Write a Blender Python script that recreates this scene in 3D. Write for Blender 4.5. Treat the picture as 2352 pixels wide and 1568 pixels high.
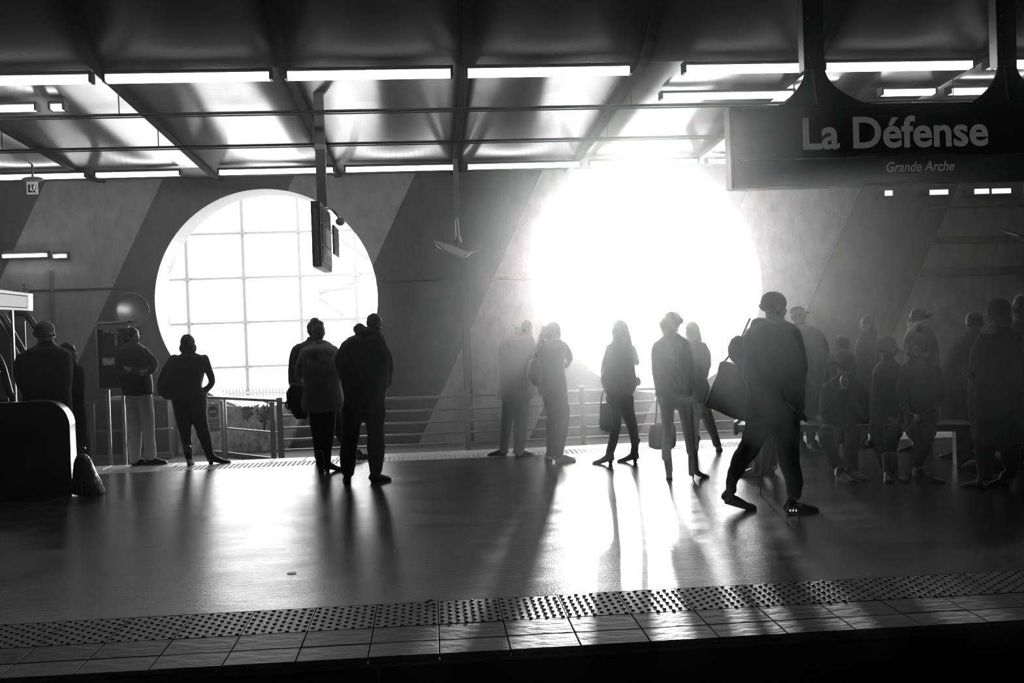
import bpy, bmesh, math, random
import numpy as np
from mathutils import Vector, Matrix, noise

random.seed(4)
S = bpy.context.scene
COL = S.collection
for o in list(bpy.data.objects):
    bpy.data.objects.remove(o, do_unlink=True)

# ------------------------------------------------------------------ camera
F = 2450.0; PSI = math.atan(188 / F); TH = 36 / F; RO = 0.034; CAMH = 1.65
cf = np.array([math.sin(PSI) * math.cos(TH), math.cos(PSI) * math.cos(TH), -math.sin(TH)])
r0 = np.array([math.cos(PSI), -math.sin(PSI), 0.0]); u0 = np.cross(r0, cf)
cr = math.cos(RO) * r0 - math.sin(RO) * u0
cu = math.cos(RO) * u0 + math.sin(RO) * r0
CP = np.array([0, 0, CAMH])
cam = bpy.data.cameras.new('camera'); camo = bpy.data.objects.new('camera', cam); COL.objects.link(camo)
camo.matrix_world = Matrix(((cr[0], cu[0], -cf[0], 0), (cr[1], cu[1], -cf[1], 0), (cr[2], cu[2], -cf[2], CAMH), (0, 0, 0, 1)))
cam.sensor_width = 36; cam.lens = 36 * F / 2352; cam.clip_end = 300
S.camera = camo

def un(x, y, Y):
    d = cf + cr * (x - 1176) / F - cu * (y - 784) / F
    return CP + d * (Y / d[1])
def fl(x, y, z=0.0):
    d = cf + cr * (x - 1176) / F - cu * (y - 784) / F
    return CP + d * ((z - CAMH) / d[2])

# ------------------------------------------------------------------ light
S.view_settings.view_transform = 'Standard'; S.view_settings.look = 'None'
S.view_settings.gamma = 1; S.view_settings.use_curve_mapping = False
S.view_settings.exposure = 0.0
W = bpy.data.worlds.new('sky'); S.world = W; W.use_nodes = True
bg = W.node_tree.nodes['Background']; bg.inputs[0].default_value = (1, 1, 1, 1); bg.inputs[1].default_value = 6.5
sun = bpy.data.lights.new('sun', 'SUN'); sun.energy = 3.7; sun.angle = math.radians(1.2)
suno = bpy.data.objects.new('sun', sun); COL.objects.link(suno)
sd = un(1405, 520, 21) - CP; sd /= np.linalg.norm(sd)
suno.rotation_mode = 'QUATERNION'; suno.rotation_quaternion = Vector(sd).to_track_quat('Z', 'Y')
suno.location = (6, 30, 12)

HOLES = [(-3.12, 2.33, 2.13), (4.54, 2.36, 2.14)]
WALLY = 21.0
for (hx, hz, hr) in HOLES:
    L = bpy.data.lights.new('sky_portal', 'AREA'); L.shape = 'DISK'; L.size = hr * 2.1
    L.cycles.is_portal = True
    o = bpy.data.objects.new('sky_portal', L); COL.objects.link(o)
    o.location = (hx, WALLY + 1.05, hz); o.rotation_euler = (math.radians(-90), 0, 0)

HAZE_DENSITY = 0.0050

# ------------------------------------------------------------------ materials
MC = {}
def mat(name, v, rough=0.6, metal=0.0, bump=None, var=None, emit=0.0, alpha=None, spec=0.5, sheen=0.0, trans=0.0):
    if name in MC: return MC[name]
    m = bpy.data.materials.new(name); m.use_nodes = True; nt = m.node_tree; n = nt.nodes; l = nt.links
    b = n['Principled BSDF']
    c = (v, v, v, 1)
    b.inputs['Base Color'].default_value = c; b.inputs['Roughness'].default_value = rough
    b.inputs['Metallic'].default_value = metal; b.inputs['Specular IOR Level'].default_value = spec
    if sheen: b.inputs['Sheen Weight'].default_value = sheen; b.inputs['Sheen Roughness'].default_value = 0.4
    if trans: b.inputs['Transmission Weight'].default_value = trans
    if emit:
        b.inputs['Emission Color'].default_value = (1, 1, 1, 1); b.inputs['Emission Strength'].default_value = emit
    if bump or var:
        tc = n.new('ShaderNodeTexCoord')
    if bump:
        sc, st, stretch = bump
        mp = n.new('ShaderNodeMapping'); mp.inputs['Scale'].default_value = stretch
        nz = n.new('ShaderNodeTexNoise'); nz.inputs['Scale'].default_value = sc; nz.inputs['Detail'].default_value = 6
        bp = n.new('ShaderNodeBump'); bp.inputs['Strength'].default_value = st; bp.inputs['Distance'].default_value = 0.02
        l.new(tc.outputs['Object'], mp.inputs[0]); l.new(mp.outputs[0], nz.inputs['Vector'])
        l.new(nz.outputs[0], bp.inputs['Height']); l.new(bp.outputs[0], b.inputs['Normal'])
    if var:
        sc, lo, hi, stretch = var
        mp = n.new('ShaderNodeMapping'); mp.inputs['Scale'].default_value = stretch
        nz = n.new('ShaderNodeTexNoise'); nz.inputs['Scale'].default_value = sc; nz.inputs['Detail'].default_value = 8
        nz.inputs['Roughness'].default_value = 0.65
        mr = n.new('ShaderNodeMapRange'); mr.inputs[1].default_value = 0.3; mr.inputs[2].default_value = 0.7
        mr.inputs[3].default_value = lo; mr.inputs[4].default_value = hi
        l.new(tc.outputs['Object'], mp.inputs[0]); l.new(mp.outputs[0], nz.inputs['Vector'])
        l.new(nz.outputs[0], mr.inputs[0]); l.new(mr.outputs[0], b.inputs['Base Color'])
    MC[name] = m
    return m

def wall_material():
    m = bpy.data.materials.new('painted_concrete'); m.use_nodes = True; nt = m.node_tree; n = nt.nodes; l = nt.links
    b = n['Principled BSDF']; b.inputs['Roughness'].default_value = 0.62
    tc = n.new('ShaderNodeTexCoord'); sp = n.new('ShaderNodeSeparateXYZ'); l.new(tc.outputs['Object'], sp.inputs[0])
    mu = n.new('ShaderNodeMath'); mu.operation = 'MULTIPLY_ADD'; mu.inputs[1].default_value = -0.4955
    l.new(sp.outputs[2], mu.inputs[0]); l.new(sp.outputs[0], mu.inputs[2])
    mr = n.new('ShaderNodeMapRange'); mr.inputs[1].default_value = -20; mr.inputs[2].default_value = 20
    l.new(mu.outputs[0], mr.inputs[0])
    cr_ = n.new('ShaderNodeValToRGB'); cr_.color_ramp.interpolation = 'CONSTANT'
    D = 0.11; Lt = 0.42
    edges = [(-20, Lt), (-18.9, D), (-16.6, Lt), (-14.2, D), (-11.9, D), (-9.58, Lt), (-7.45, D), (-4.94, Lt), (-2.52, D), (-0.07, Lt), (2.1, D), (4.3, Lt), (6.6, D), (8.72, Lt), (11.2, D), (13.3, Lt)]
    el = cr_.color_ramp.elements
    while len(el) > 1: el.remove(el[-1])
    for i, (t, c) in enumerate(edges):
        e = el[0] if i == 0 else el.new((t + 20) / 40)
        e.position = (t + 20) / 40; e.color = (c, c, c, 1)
    l.new(mr.outputs[0], cr_.inputs[0])
    nz = n.new('ShaderNodeTexNoise'); nz.inputs['Scale'].default_value = 3.0; nz.inputs['Detail'].default_value = 9; nz.inputs['Roughness'].default_value = 0.7
    mp = n.new('ShaderNodeMapping'); mp.inputs['Scale'].default_value = (1.6, 1, 0.8)
    l.new(tc.outputs['Object'], mp.inputs[0]); l.new(mp.outputs[0], nz.inputs['Vector'])
    m2 = n.new('ShaderNodeMapRange'); m2.inputs[1].default_value = 0.3; m2.inputs[2].default_value = 0.7; m2.inputs[3].default_value = 0.7; m2.inputs[4].default_value = 1.2
    l.new(nz.outputs[0], m2.inputs[0])
    mx = n.new('ShaderNodeMix'); mx.data_type = 'RGBA'; mx.blend_type = 'MULTIPLY'; mx.inputs[0].default_value = 1
    l.new(cr_.outputs[0], mx.inputs[6]); l.new(m2.outputs[0], mx.inputs[7]); l.new(mx.outputs[2], b.inputs['Base Color'])
    bp = n.new('ShaderNodeBump'); bp.inputs['Strength'].default_value = 0.3; bp.inputs['Distance'].default_value = 0.02
    l.new(nz.outputs[0], bp.inputs['Height']); l.new(bp.outputs[0], b.inputs['Normal'])
    return m

def floor_material():
    m = bpy.data.materials.new('polished_asphalt'); m.use_nodes = True; nt = m.node_tree; n = nt.nodes; l = nt.links
    b = n['Principled BSDF']
    tc = n.new('ShaderNodeTexCoord')
    def nz(scale, stretch, det=6, rg=0.6):
        mp = n.new('ShaderNodeMapping'); mp.inputs['Scale'].default_value = stretch
        t = n.new('ShaderNodeTexNoise'); t.inputs['Scale'].default_value = scale; t.inputs['Detail'].default_value = det; t.inputs['Roughness'].default_value = rg
        l.new(tc.outputs['Object'], mp.inputs[0]); l.new(mp.outputs[0], t.inputs['Vector']); return t
    a = nz(2.2, (0.6, 1.2, 1), 8); c = nz(11, (0.35, 2.6, 1), 5, 0.62); g = nz(60, (1, 1, 1), 3)
    mr = n.new('ShaderNodeMapRange'); mr.inputs[1].default_value = .3; mr.inputs[2].default_value = .7; mr.inputs[3].default_value = 0.035; mr.inputs[4].default_value = 0.07
    l.new(a.outputs[0], mr.inputs[0])
    # small dark gum marks
    mk = n.new('ShaderNodeMapRange'); mk.inputs[1].default_value = 0.245; mk.inputs[2].default_value = 0.265; mk.inputs[3].default_value = 0.4; mk.inputs[4].default_value = 1
    l.new(c.outputs[0], mk.inputs[0])
    mx = n.new('ShaderNodeMath'); mx.operation = 'MULTIPLY'; l.new(mr.outputs[0], mx.inputs[0]); l.new(mk.outputs[0], mx.inputs[1])
    l.new(mx.outputs[0], b.inputs['Base Color'])
    r1 = n.new('ShaderNodeMapRange'); r1.inputs[1].default_value = .3; r1.inputs[2].default_value = .7; r1.inputs[3].default_value = 0.17; r1.inputs[4].default_value = 0.28
    l.new(a.outputs[0], r1.inputs[0])
    r2 = n.new('ShaderNodeMapRange'); r2.inputs[1].default_value = 0.245; r2.inputs[2].default_value = 0.265; r2.inputs[3].default_value = 0.2; r2.inputs[4].default_value = 0
    l.new(c.outputs[0], r2.inputs[0])
    ad = n.new('ShaderNodeMath'); ad.operation = 'ADD'; l.new(r1.outputs[0], ad.inputs[0]); l.new(r2.outputs[0], ad.inputs[1])
    l.new(ad.outputs[0], b.inputs['Roughness'])
    b.inputs['Specular IOR Level'].default_value = 0.9
    s = n.new('ShaderNodeMath'); s.operation = 'MULTIPLY_ADD'; s.inputs[1].default_value = 0.55
    l.new(g.outputs[0], s.inputs[0]); l.new(c.outputs[0], s.inputs[2])
    bp = n.new('ShaderNodeBump'); bp.inputs['Strength'].default_value = 0.4; bp.inputs['Distance'].default_value = 0.008
    l.new(s.outputs[0], bp.inputs['Height']); l.new(bp.outputs[0], b.inputs['Normal'])
    return m

def stripe_material(name, a, b_, freq):
    m = bpy.data.materials.new(name); m.use_nodes = True; nt = m.node_tree; n = nt.nodes; l = nt.links
    b = n['Principled BSDF']; b.inputs['Roughness'].default_value = 0.9
    tc = n.new('ShaderNodeTexCoord'); sp = n.new('ShaderNodeSeparateXYZ'); l.new(tc.outputs['Object'], sp.inputs[0])
    mm = n.new('ShaderNodeMath'); mm.operation = 'MULTIPLY'; mm.inputs[1].default_value = freq; l.new(sp.outputs[2], mm.inputs[0])
    si = n.new('ShaderNodeMath'); si.operation = 'SINE'; l.new(mm.outputs[0], si.inputs[0])
    mr = n.new('ShaderNodeMapRange'); mr.inputs[1].default_value = -0.3; mr.inputs[2].default_value = 0.3; mr.inputs[3].default_value = a; mr.inputs[4].default_value = b_
    l.new(si.outputs[0], mr.inputs[0]); l.new(mr.outputs[0], b.inputs['Base Color'])
    return m

M_WALL = wall_material(); M_FLOOR = floor_material()
M_CONC = mat('rough_concrete', 0.3, 0.85, bump=(7, 0.8, (1, 1, 1)), var=(5, 0.10, 0.42, (1, 1, 0.7)))
M_DARKC = mat('dark_concrete', 0.10, 0.8, bump=(8, 0.3, (1, 1, 1)))
M_PLAIN = mat('plain_hall', 0.10, 0.8, bump=(3, 0.2, (1, 1, 1)))
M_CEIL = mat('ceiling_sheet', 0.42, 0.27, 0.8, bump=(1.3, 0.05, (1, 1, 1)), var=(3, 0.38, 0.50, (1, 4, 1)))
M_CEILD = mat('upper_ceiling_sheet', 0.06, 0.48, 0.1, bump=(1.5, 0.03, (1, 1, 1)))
M_RIB = mat('rib_black', 0.012, 0.8, spec=.15)
M_STEEL = mat('steel', 0.35, 0.3, 0.9)
M_GALV = mat('galvanised', 0.3, 0.45, 0.7, bump=(20, 0.1, (1, 1, 1)))
M_DKMET = mat('dark_metal', 0.04, 0.4, 0.4)
M_BLACK = mat('black_plastic', 0.012, 0.4)
M_LAMP = mat('lamp_glow', 0.8, 0.4, emit=6.0)
M_PANELW = mat('reflection_glow', 0.8, 0.4, emit=1.1)
M_TILE = mat('pale_tile', 0.30, 0.5, bump=(7, 0.45, (1.2, 2.4, 1)), var=(6, 0.22, 0.34, (1, 2, 1)))
M_TILED = mat('grey_tile', 0.10, 0.5, bump=(7, 0.55, (1.2, 2.4, 1)), var=(6, 0.05, 0.10, (1, 2, 1)))
M_TACT = mat('tactile_tile', 0.11, 0.42, bump=(60, 0.15, (1, 1, 1)))
M_TACTF = mat('pale_tactile', 0.75, 0.3, bump=(60, 0.1, (1, 1, 1)))
M_KERBF = mat('white_kerb', 0.9, 0.3, bump=(20, 0.2, (1, 1, 1)))
M_WHITE = mat('white_paint', 0.75, 0.5)
M_FACADE = mat('facade_glass', 0.95, 0.12, var=(0.7, 0.86, 0.99, (1, 1, 1)), trans=0.9)
M_MULL = mat('facade_mullion', 0.12, 0.5)
M_TRUSS = mat('truss_paint', 0.18, 0.5)
M_GROUND = mat('outside_paving', 0.6, 0.8, bump=(4, 0.2, (1, 1, 1)))
M_SKIN = mat('skin', 0.24, 0.45, bump=(80, 0.05, (1, 1, 1)))
M_SKIND = mat('dark_skin', 0.09, 0.42, bump=(80, 0.05, (1, 1, 1)))
M_HAIR = mat('dark_hair', 0.02, 0.45, bump=(60, 0.7, (3, 3, 0.4)))
M_HAIRL = mat('fair_hair', 0.30, 0.4, bump=(60, 0.7, (3, 3, 0.4)))
M_PAPER = mat('paper_white', 0.7, 0.7)
M_GLASS = mat('glass_pane', 0.6, 0.08, trans=0.85)
def cloth(name, v, rough=0.85): return mat(name, v, rough, bump=(14, 0.55, (1, 1, 0.45)), sheen=0.18)
C_BLACK = cloth('black_cloth', 0.016); C_DARK = cloth('charcoal_cloth', 0.035); C_GREY = cloth('grey_cloth', 0.11)
C_MID = cloth('mid_grey_cloth', 0.34); C_LIGHT = cloth('pale_cloth', 0.6); C_DENIM = cloth('denim', 0.06)
M_LEATH = mat('black_leather', 0.014, 0.35, bump=(30, 0.3, (1, 1, 1)))
M_STRIPE = stripe_material('striped_knit', 0.05, 0.5, 300.0)

# ------------------------------------------------------------------ mesh helpers
def mesh_from(V, Fc, name='m'):
    me = bpy.data.meshes.new(name); me.from_pydata([tuple(map(float, v)) for v in V], [], Fc); me.update(); return me
def merge(parts):
    V = []; Fc = []; k = 0
    for v, f in parts:
        V.extend([tuple(map(float, p)) for p in v]); Fc.extend([tuple(i + k for i in q) for q in f]); k += len(v)
    return V, Fc
def link(name, me, m, parent=None, loc=(0, 0, 0), smooth=False):
    o = bpy.data.objects.new(name, me); COL.objects.link(o)
    if m is not None and not me.materials: me.materials.append(m)
    if parent is not None:
        o.parent = parent
        o.location = loc
    else: o.location = loc
    if smooth:
        me.shade_smooth()
    return o
def empty(name, loc=(0, 0, 0), rz=0):
    o = bpy.data.objects.new(name, None); COL.objects.link(o); o.location = loc; o.rotation_euler[2] = rz; o.empty_display_size = 0.1
    return o
def tag(o, label, cat, group=None, kind=None):
    if label: o['label'] = label
    if cat: o['category'] = cat
    if group: o['group'] = group
    if kind: o['kind'] = kind
    return o
def struct(o): o['kind'] = 'structure'; return o

def box(x0, x1, y0, y1, z0, z1):
    V = [(x0, y0, z0), (x1, y0, z0), (x1, y1, z0), (x0, y1, z0), (x0, y0, z1), (x1, y0, z1), (x1, y1, z1), (x0, y1, z1)]
    return V, [(0, 3, 2, 1), (4, 5, 6, 7), (0, 1, 5, 4), (1, 2, 6, 5), (2, 3, 7, 6), (3, 0, 4, 7)]
def bbox_c(c, s, M=None):
    V, f = box(-s[0] / 2, s[0] / 2, -s[1] / 2, s[1] / 2, -s[2] / 2, s[2] / 2)
    V = np.array(V)
    if M is not None: V = V @ np.array(M).T
    return V + np.array(c), f
def bevel(me, w, seg=2):
    bm = bmesh.new(); bm.from_mesh(me)
    bmesh.ops.bevel(bm, geom=list(bm.edges), offset=w, segments=seg, affect='EDGES', profile=0.5, clamp_overlap=True)
    bm.to_mesh(me); bm.free(); return me
def prism(poly, axis, a, b):
    """poly 2D list extruded along axis ('y': poly=(x,z); 'x': poly=(y,z); 'z': poly=(x,y))"""
    n = len(poly)
    def mk(p, t):
        return (p[0], t, p[1]) if axis == 'y' else ((t, p[0], p[1]) if axis == 'x' else (p[0], p[1], t))
    V = [mk(p, a) for p in poly] + [mk(p, b) for p in poly]
    Fc = [tuple(range(n))[::-1], tuple(range(n, 2 * n))] + [(i, (i + 1) % n, n + (i + 1) % n, n + i) for i in range(n)]
    return V, Fc
def fixn(me):
    bm = bmesh.new(); bm.from_mesh(me); bmesh.ops.recalc_face_normals(bm, faces=bm.faces); bm.to_mesh(me); bm.free(); return me
def loft(rings, cap=True):
    n = len(rings[0]); V = []; Fc = []
    for r in rings: V.extend(r)
    for i in range(len(rings) - 1):
        for j in range(n):
            a = i * n + j; b = i * n + (j + 1) % n
            Fc.append((a, b, b + n, a + n))
    if cap:
        Fc.append(tuple(range(n))[::-1]); k = (len(rings) - 1) * n; Fc.append(tuple(range(k, k + n)))
    return V, Fc
def ell(c, r, A=None, nu=14, nv=9):
    c = np.array(c, float); A = np.eye(3) if A is None else np.array(A)  # rows = axes
    rings = []
    for i in range(nv):
        t = math.pi * (i + 0.5) / nv - math.pi / 2
        ring = []
        for j in range(nu):
            p = 2 * math.pi * j / nu
            q = np.array([r[0] * math.cos(t) * math.cos(p), r[1] * math.cos(t) * math.sin(p), r[2] * math.sin(t)])
            ring.append(c + q @ A)
        rings.append(ring)
    return loft(rings)
def cat_rom(P, sub):
    P = [np.array(p, float) for p in P]
    if len(P) < 3:
        return [P[0] + (P[-1] - P[0]) * t for t in np.linspace(0, 1, sub + 1)]
    out = []
    Q = [2 * P[0] - P[1]] + P + [2 * P[-1] - P[-2]]
    for i in range(1, len(Q) - 2):
        for k in range(sub):
            t = k / sub
            out.append(0.5 * ((2 * Q[i]) + (-Q[i - 1] + Q[i + 1]) * t + (2 * Q[i - 1] - 5 * Q[i] + 4 * Q[i + 1] - Q[i + 2]) * t * t + (-Q[i - 1] + 3 * Q[i] - 3 * Q[i + 1] + Q[i + 2]) * t ** 3))
    out.append(P[-1]); return out
def tube(P, R, n=12, sub=4, round_caps=True, flat=1.0, up=None):
    """smooth tube through points; R scalar or list; flat squashes along second frame axis"""
    if np.isscalar(R): R = [R] * len(P)
    Q = cat_rom([np.append(np.array(p, float), r) for p, r in zip(P, R)], sub)
    pts = [q[:3] for q in Q]; rad = [max(q[3], 0.0015) for q in Q]
    rings = []; m = len(pts)
    T0 = pts[1] - pts[0]; T0 = T0 / (np.linalg.norm(T0) + 1e-9)
    ref = np.array(up, float) if up is not None else (np.array([0, 0, 1.0]) if abs(T0[2]) < 0.8 else np.array([0, 1.0, 0]))
    N = np.cross(T0, ref); N /= np.linalg.norm(N) + 1e-9
    fr = []
    for i in range(m):
        a = pts[max(i - 1, 0)]; b = pts[min(i + 1, m - 1)]
        T = b - a; T = T / (np.linalg.norm(T) + 1e-9)
        N = N - T * (N @ T); N /= np.linalg.norm(N) + 1e-9
        B = np.cross(T, N); fr.append((T, N, B))
    def ring(c, N, B, r): return [c + N * r * math.cos(2 * math.pi * j / n) + B * r * flat * math.sin(2 * math.pi * j / n) for j in range(n)]
    if round_caps:
        T, N, B = fr[0]
        for a in (75, 45, 20): rings.append(ring(pts[0] - T * rad[0] * math.sin(math.radians(a)), N, B, rad[0] * math.cos(math.radians(a))))
    for i in range(m): rings.append(ring(pts[i], fr[i][1], fr[i][2], rad[i]))
    if round_caps:
        T, N, B = fr[-1]
        for a in (20, 45, 75): rings.append(ring(pts[-1] + T * rad[-1] * math.sin(math.radians(a)), N, B, rad[-1] * math.cos(math.radians(a))))
    return loft(rings)
def torso_loft(rows, n=24, sub=3, e=2.5, yaw=0.0):
    """rows: (cx,cy,cz,hw,hd) top to bottom"""
    Q = cat_rom([np.array(r, float) for r in rows], sub); rings = []
    cy_, sy_ = math.cos(yaw), math.sin(yaw)
    def ring(q, s=1.0, dz=0):
        o = []
        for j in range(n):
            a = 2 * math.pi * j / n; c, s_ = math.cos(a), math.sin(a)
            x = q[3] * s * math.copysign(abs(c) ** (2 / e), c); y = q[4] * s * math.copysign(abs(s_) ** (2 / e), s_)
            o.append(np.array([q[0] + x, q[1] + y, q[2] + dz]))
        return o
    rings.append(ring(Q[0], 0.5, 0.012))
    for q in Q: rings.append(ring(q))
    rings.append(ring(Q[-1], 0.85, -0.004))
    return loft(rings)

TMP = []
def solid(name, parts, voxel, smooth, m, parent, disp=0.0, dscale=9.0, loc=None):
    """fuse overlapping closed shapes into one skin"""
    V, Fc = merge(parts); me = mesh_from(V, Fc)
    fixn_parts = me
    o = bpy.data.objects.new('tmp', me); COL.objects.link(o)
    r = o.modifiers.new('r', 'REMESH'); r.mode = 'VOXEL'; r.voxel_size = voxel; r.adaptivity = 0
    if smooth:
        s = o.modifiers.new('s', 'SMOOTH'); s.factor = 0.5; s.iterations = smooth
    dg = bpy.context.evaluated_depsgraph_get()
    nm = bpy.data.meshes.new_from_object(o.evaluated_get(dg))
    bpy.data.objects.remove(o, do_unlink=True); bpy.data.meshes.remove(me)
    k = len(nm.vertices)
    co = np.empty(k * 3, np.float32); nm.vertices.foreach_get('co', co); co = co.reshape(-1, 3)
    if disp and k:
        no = np.empty(k * 3, np.float32); nm.vertex_normals.foreach_get('vector', no); no = no.reshape(-1, 3)
        off = random.random() * 50
        d = np.array([noise.noise(Vector((c[0] * dscale + off, c[1] * dscale, c[2] * dscale * 0.55))) + 0.5 * noise.noise(Vector((c[0] * dscale * 2.3 + off, c[1] * dscale * 2.3, c[2] * dscale * 1.6 + c[0] * 8))) for c in co])
        co = co + no * (d[:, None] * disp)
    base = np.array(loc if loc is not None else (0, 0, 0), np.float32)
    co = (co - base).astype(np.float32)
    nm.vertices.foreach_set('co', co.ravel()); nm.update()
    nm.materials.clear(); nm.materials.append(m); nm.shade_smooth(); nm.name = name
    ob = bpy.data.objects.new(name, nm); COL.objects.link(ob)
    if parent is not None: ob.parent = parent
    else: ob.location = tuple(map(float, base))
    return ob

def part(name, vf, m, parent, loc=None, smooth=False, bev=0):
    """child mesh given in world coordinates"""
    V, Fc = vf; b = np.array(loc if loc is not None else (parent.location if parent else (0, 0, 0)))
    me = mesh_from([np.array(v) - b for v in V], Fc, name)
    if bev: bevel(me, bev)
    o = link(name, me, m, parent, smooth=smooth)
    if parent is None: o.location = tuple(b)
    return o
def textmesh(s, size, depth, bold=0.0, shear=0.0, spacing=1.0):
    c = bpy.data.curves.new('t', 'FONT'); c.body = s; c.size = size; c.extrude = depth; c.offset = bold; c.shear = shear; c.space_character = spacing
    c.align_x = 'LEFT'; c.resolution_u = 4
    o = bpy.data.objects.new('t', c); COL.objects.link(o)
    me = bpy.data.meshes.new_from_object(o.evaluated_get(bpy.context.evaluated_depsgraph_get()))
    bpy.data.objects.remove(o, do_unlink=True); return me
def text(name, s, m, parent, width, height, origin, xax, zax, depth=0.003, bold=0.0, shear=0.0):
    """flat lettering scaled to a width and height, lower left at origin (world)"""
    me = textmesh(s, 1.0, 0.0, bold, shear)
    V = np.array([v.co[:] for v in me.vertices]); lo = V.min(0); hi = V.max(0)
    x = np.array(xax, float); z = np.array(zax, float); nrm = np.cross(x, z)
    U = np.array([np.array(origin) + x * (v[0] - lo[0]) / (hi[0] - lo[0]) * width + z * (v[1] - lo[1]) / (hi[1] - lo[1]) * height for v in V])
    faces = [tuple(p.vertices) for p in me.polygons]
    me2 = mesh_from(U - np.array(parent.location), faces, name)
    bm = bmesh.new(); bm.from_mesh(me2)
    g = bmesh.ops.extrude_face_region(bm, geom=list(bm.faces))
    vs = [e for e in g['geom'] if isinstance(e, bmesh.types.BMVert)]
    bmesh.ops.translate(bm, verts=vs, vec=Vector(nrm * depth)); bmesh.ops.recalc_face_normals(bm, faces=bm.faces)
    bm.to_mesh(me2); bm.free()
    return link(name, me2, m, parent)

# ------------------------------------------------------------------ setting: far wall with the two round openings
ZB, ZT = -0.75, 5.1
def build_wall():
    x0, x1 = -17.0, 17.0
    bm = bmesh.new(); T = 1.0
    cache = {}
    def v(x, z, y):
        k = (round(x, 4), round(z, 4), y)
        if k not in cache: cache[k] = bm.verts.new((x, y, z))
        return cache[k]
    cells = []; xs = [x0]
    for (cx, cz, r) in HOLES: cells.append((cx - 2.5, cx + 2.5, cx, cz, r))
    for y in (WALLY, WALLY + T):
        cur = x0
        for (a, b, cx, cz, r) in cells:
            bm.faces.new([v(cur, ZB, y), v(a, ZB, y), v(a, ZT, y), v(cur, ZT, y)])
            angs = [2 * math.pi * i / 96 for i in range(96)] + [math.atan2(zz - cz, xx - cx) % (2 * math.pi) for xx in (a, b) for zz in (ZB, ZT)]
            angs = sorted(set(round(t, 6) for t in angs))
            def rim(t):
                c, s = math.cos(t), math.sin(t)
                k = min((b - cx) / c if c > 1e-9 else ((a - cx) / c if c < -1e-9 else 1e9), (ZT - cz) / s if s > 1e-9 else ((ZB - cz) / s if s < -1e-9 else 1e9))
                return cx + c * k, cz + s * k
            for i, t in enumerate(angs):
                t2 = angs[(i + 1) % len(angs)]
                p = [(cx + r * math.cos(t), cz + r * math.sin(t)), rim(t), rim(t2), (cx + r * math.cos(t2), cz + r * math.sin(t2))]
                bm.faces.new([v(q[0], q[1], y) for q in p])
                if y == WALLY:
                    bm.faces.new([v(p[3][0], p[3][1], y), v(p[3][0], p[3][1], y + T), v(p[0][0], p[0][1], y + T), v(p[0][0], p[0][1], y)]).material_index = 1
            cur = b
        bm.faces.new([v(cur, ZB, y), v(x1, ZB, y), v(x1, ZT, y), v(cur, ZT, y)])
    bmesh.ops.recalc_face_normals(bm, faces=bm.faces)
    me = bpy.data.meshes.new('wall_back'); bm.to_mesh(me); bm.free()
    me.materials.append(M_WALL); me.materials.append(mat('opening_rim', 0.42, 0.6, bump=(8, .2, (1, 1, 1))))
    return struct(link('wall_back', me, None))
wall = build_wall()
# joints and conduits on the wall
g = part('trim_1', merge([box(-9.5, -5.3, 20.975, 21.0, 2.62, 2.645), box(1.1, 2.45, 20.975, 21.0, 2.55, 2.57), box(-0.9, 1.6, 20.975, 21.0, 2.6, 2.615)]), M_DARKC, None, loc=(0, 0, 0)); struct(g)
p = un(118, 640, 20.95); g = part('trim_2', tube([(p[0], 20.96, 3.0), (p[0] + 0.0, 20.96, 0.5)], 0.03, 8, 1), M_GALV, None, loc=(0, 0, 0), smooth=True); struct(g)
p = un(1065, 600, 20.9)
g = part('trim_3', merge([box(p[0] - .05, p[0] + .05, 20.88, 21.0, -0.7, 4.6), box(p[0] - .085, p[0] + .085, 20.95, 21.0, -0.7, 4.6)]), M_DARKC, None, loc=(0, 0, 0)); struct(g)

# broken concrete and weeds along the bottom of the left opening
random.seed(11)
top = []; N = 110
for i in range(N + 1):
    x = -4.77 + 2.32 * i / N
    z = 0.27 + 0.05 * noise.noise(Vector((x * 3, 0, 0))) + 0.06 * noise.noise(Vector((x * 11, 3, 0))) + 0.03 * noise.noise(Vector((x * 30, 5, 0))) + 0.28 * max(0, (-3.9 - x))
    top.append((x, z))
M_RUIN = mat('pitted_concrete', 0.5, 0.85, bump=(9, 0.9, (1, 1, 1)), var=(6.5, 0.25, 0.98, (1.3, 1, 0.8)))
poly = [(-5.31, -0.74)] + top + [(-2.89, -0.74)]
o = part('broken_parapet', prism(poly, 'y', 20.90, 20.995), M_RUIN, None, loc=(-4, 20.95, -0.74)); fixn(o.data)
tag(o, 'pitted pale concrete with a ragged top below the left round opening', 'parapet')
def weed(x, z, h, label, seed):
    random.seed(seed)
    root = empty('weed', (x, 20.85, z))
    st = []; lf = []
    for k in range(5):
        a = random.uniform(-0.35, 0.35)
        P = [(x, 20.87, z), (x + a * h * .4, 20.82, z + h * .5), (x + a * h, 20.8 + random.uniform(-.04, .04), z + h * random.uniform(.75, 1))]
        st.append(tube(P, [.008, .006, .003], 5, 3))
        for j in range(16):
            t = random.uniform(.25, 1); q = np.array(P[0]) * (1 - t) + np.array(P[2]) * t
            d = np.array([random.uniform(-1, 1), random.uniform(-.6, .2), random.uniform(-.2, .9)]); d /= np.linalg.norm(d)
            s = np.cross(d, (0, 1, 0.2)); s /= np.linalg.norm(s); L = random.uniform(.06, .11)
            lf.append(([q, q + d * L * .5 + s * L * .2, q + d * L, q + d * L * .5 - s * L * .2], [(0, 1, 2, 3)]))
    part('stem', merge(st), mat('weed_stem', .05, .7), root); part('foliage', merge(lf), mat('weed_leaf', .05, .7), root)['kind'] = 'stuff'
    tag(root, label, 'weed')
p = un(608, 985, 20.9); weed(p[0], p[2] - .05, .62, 'tall dark weed growing on the concrete wall beside the railing post', 5)
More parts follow.
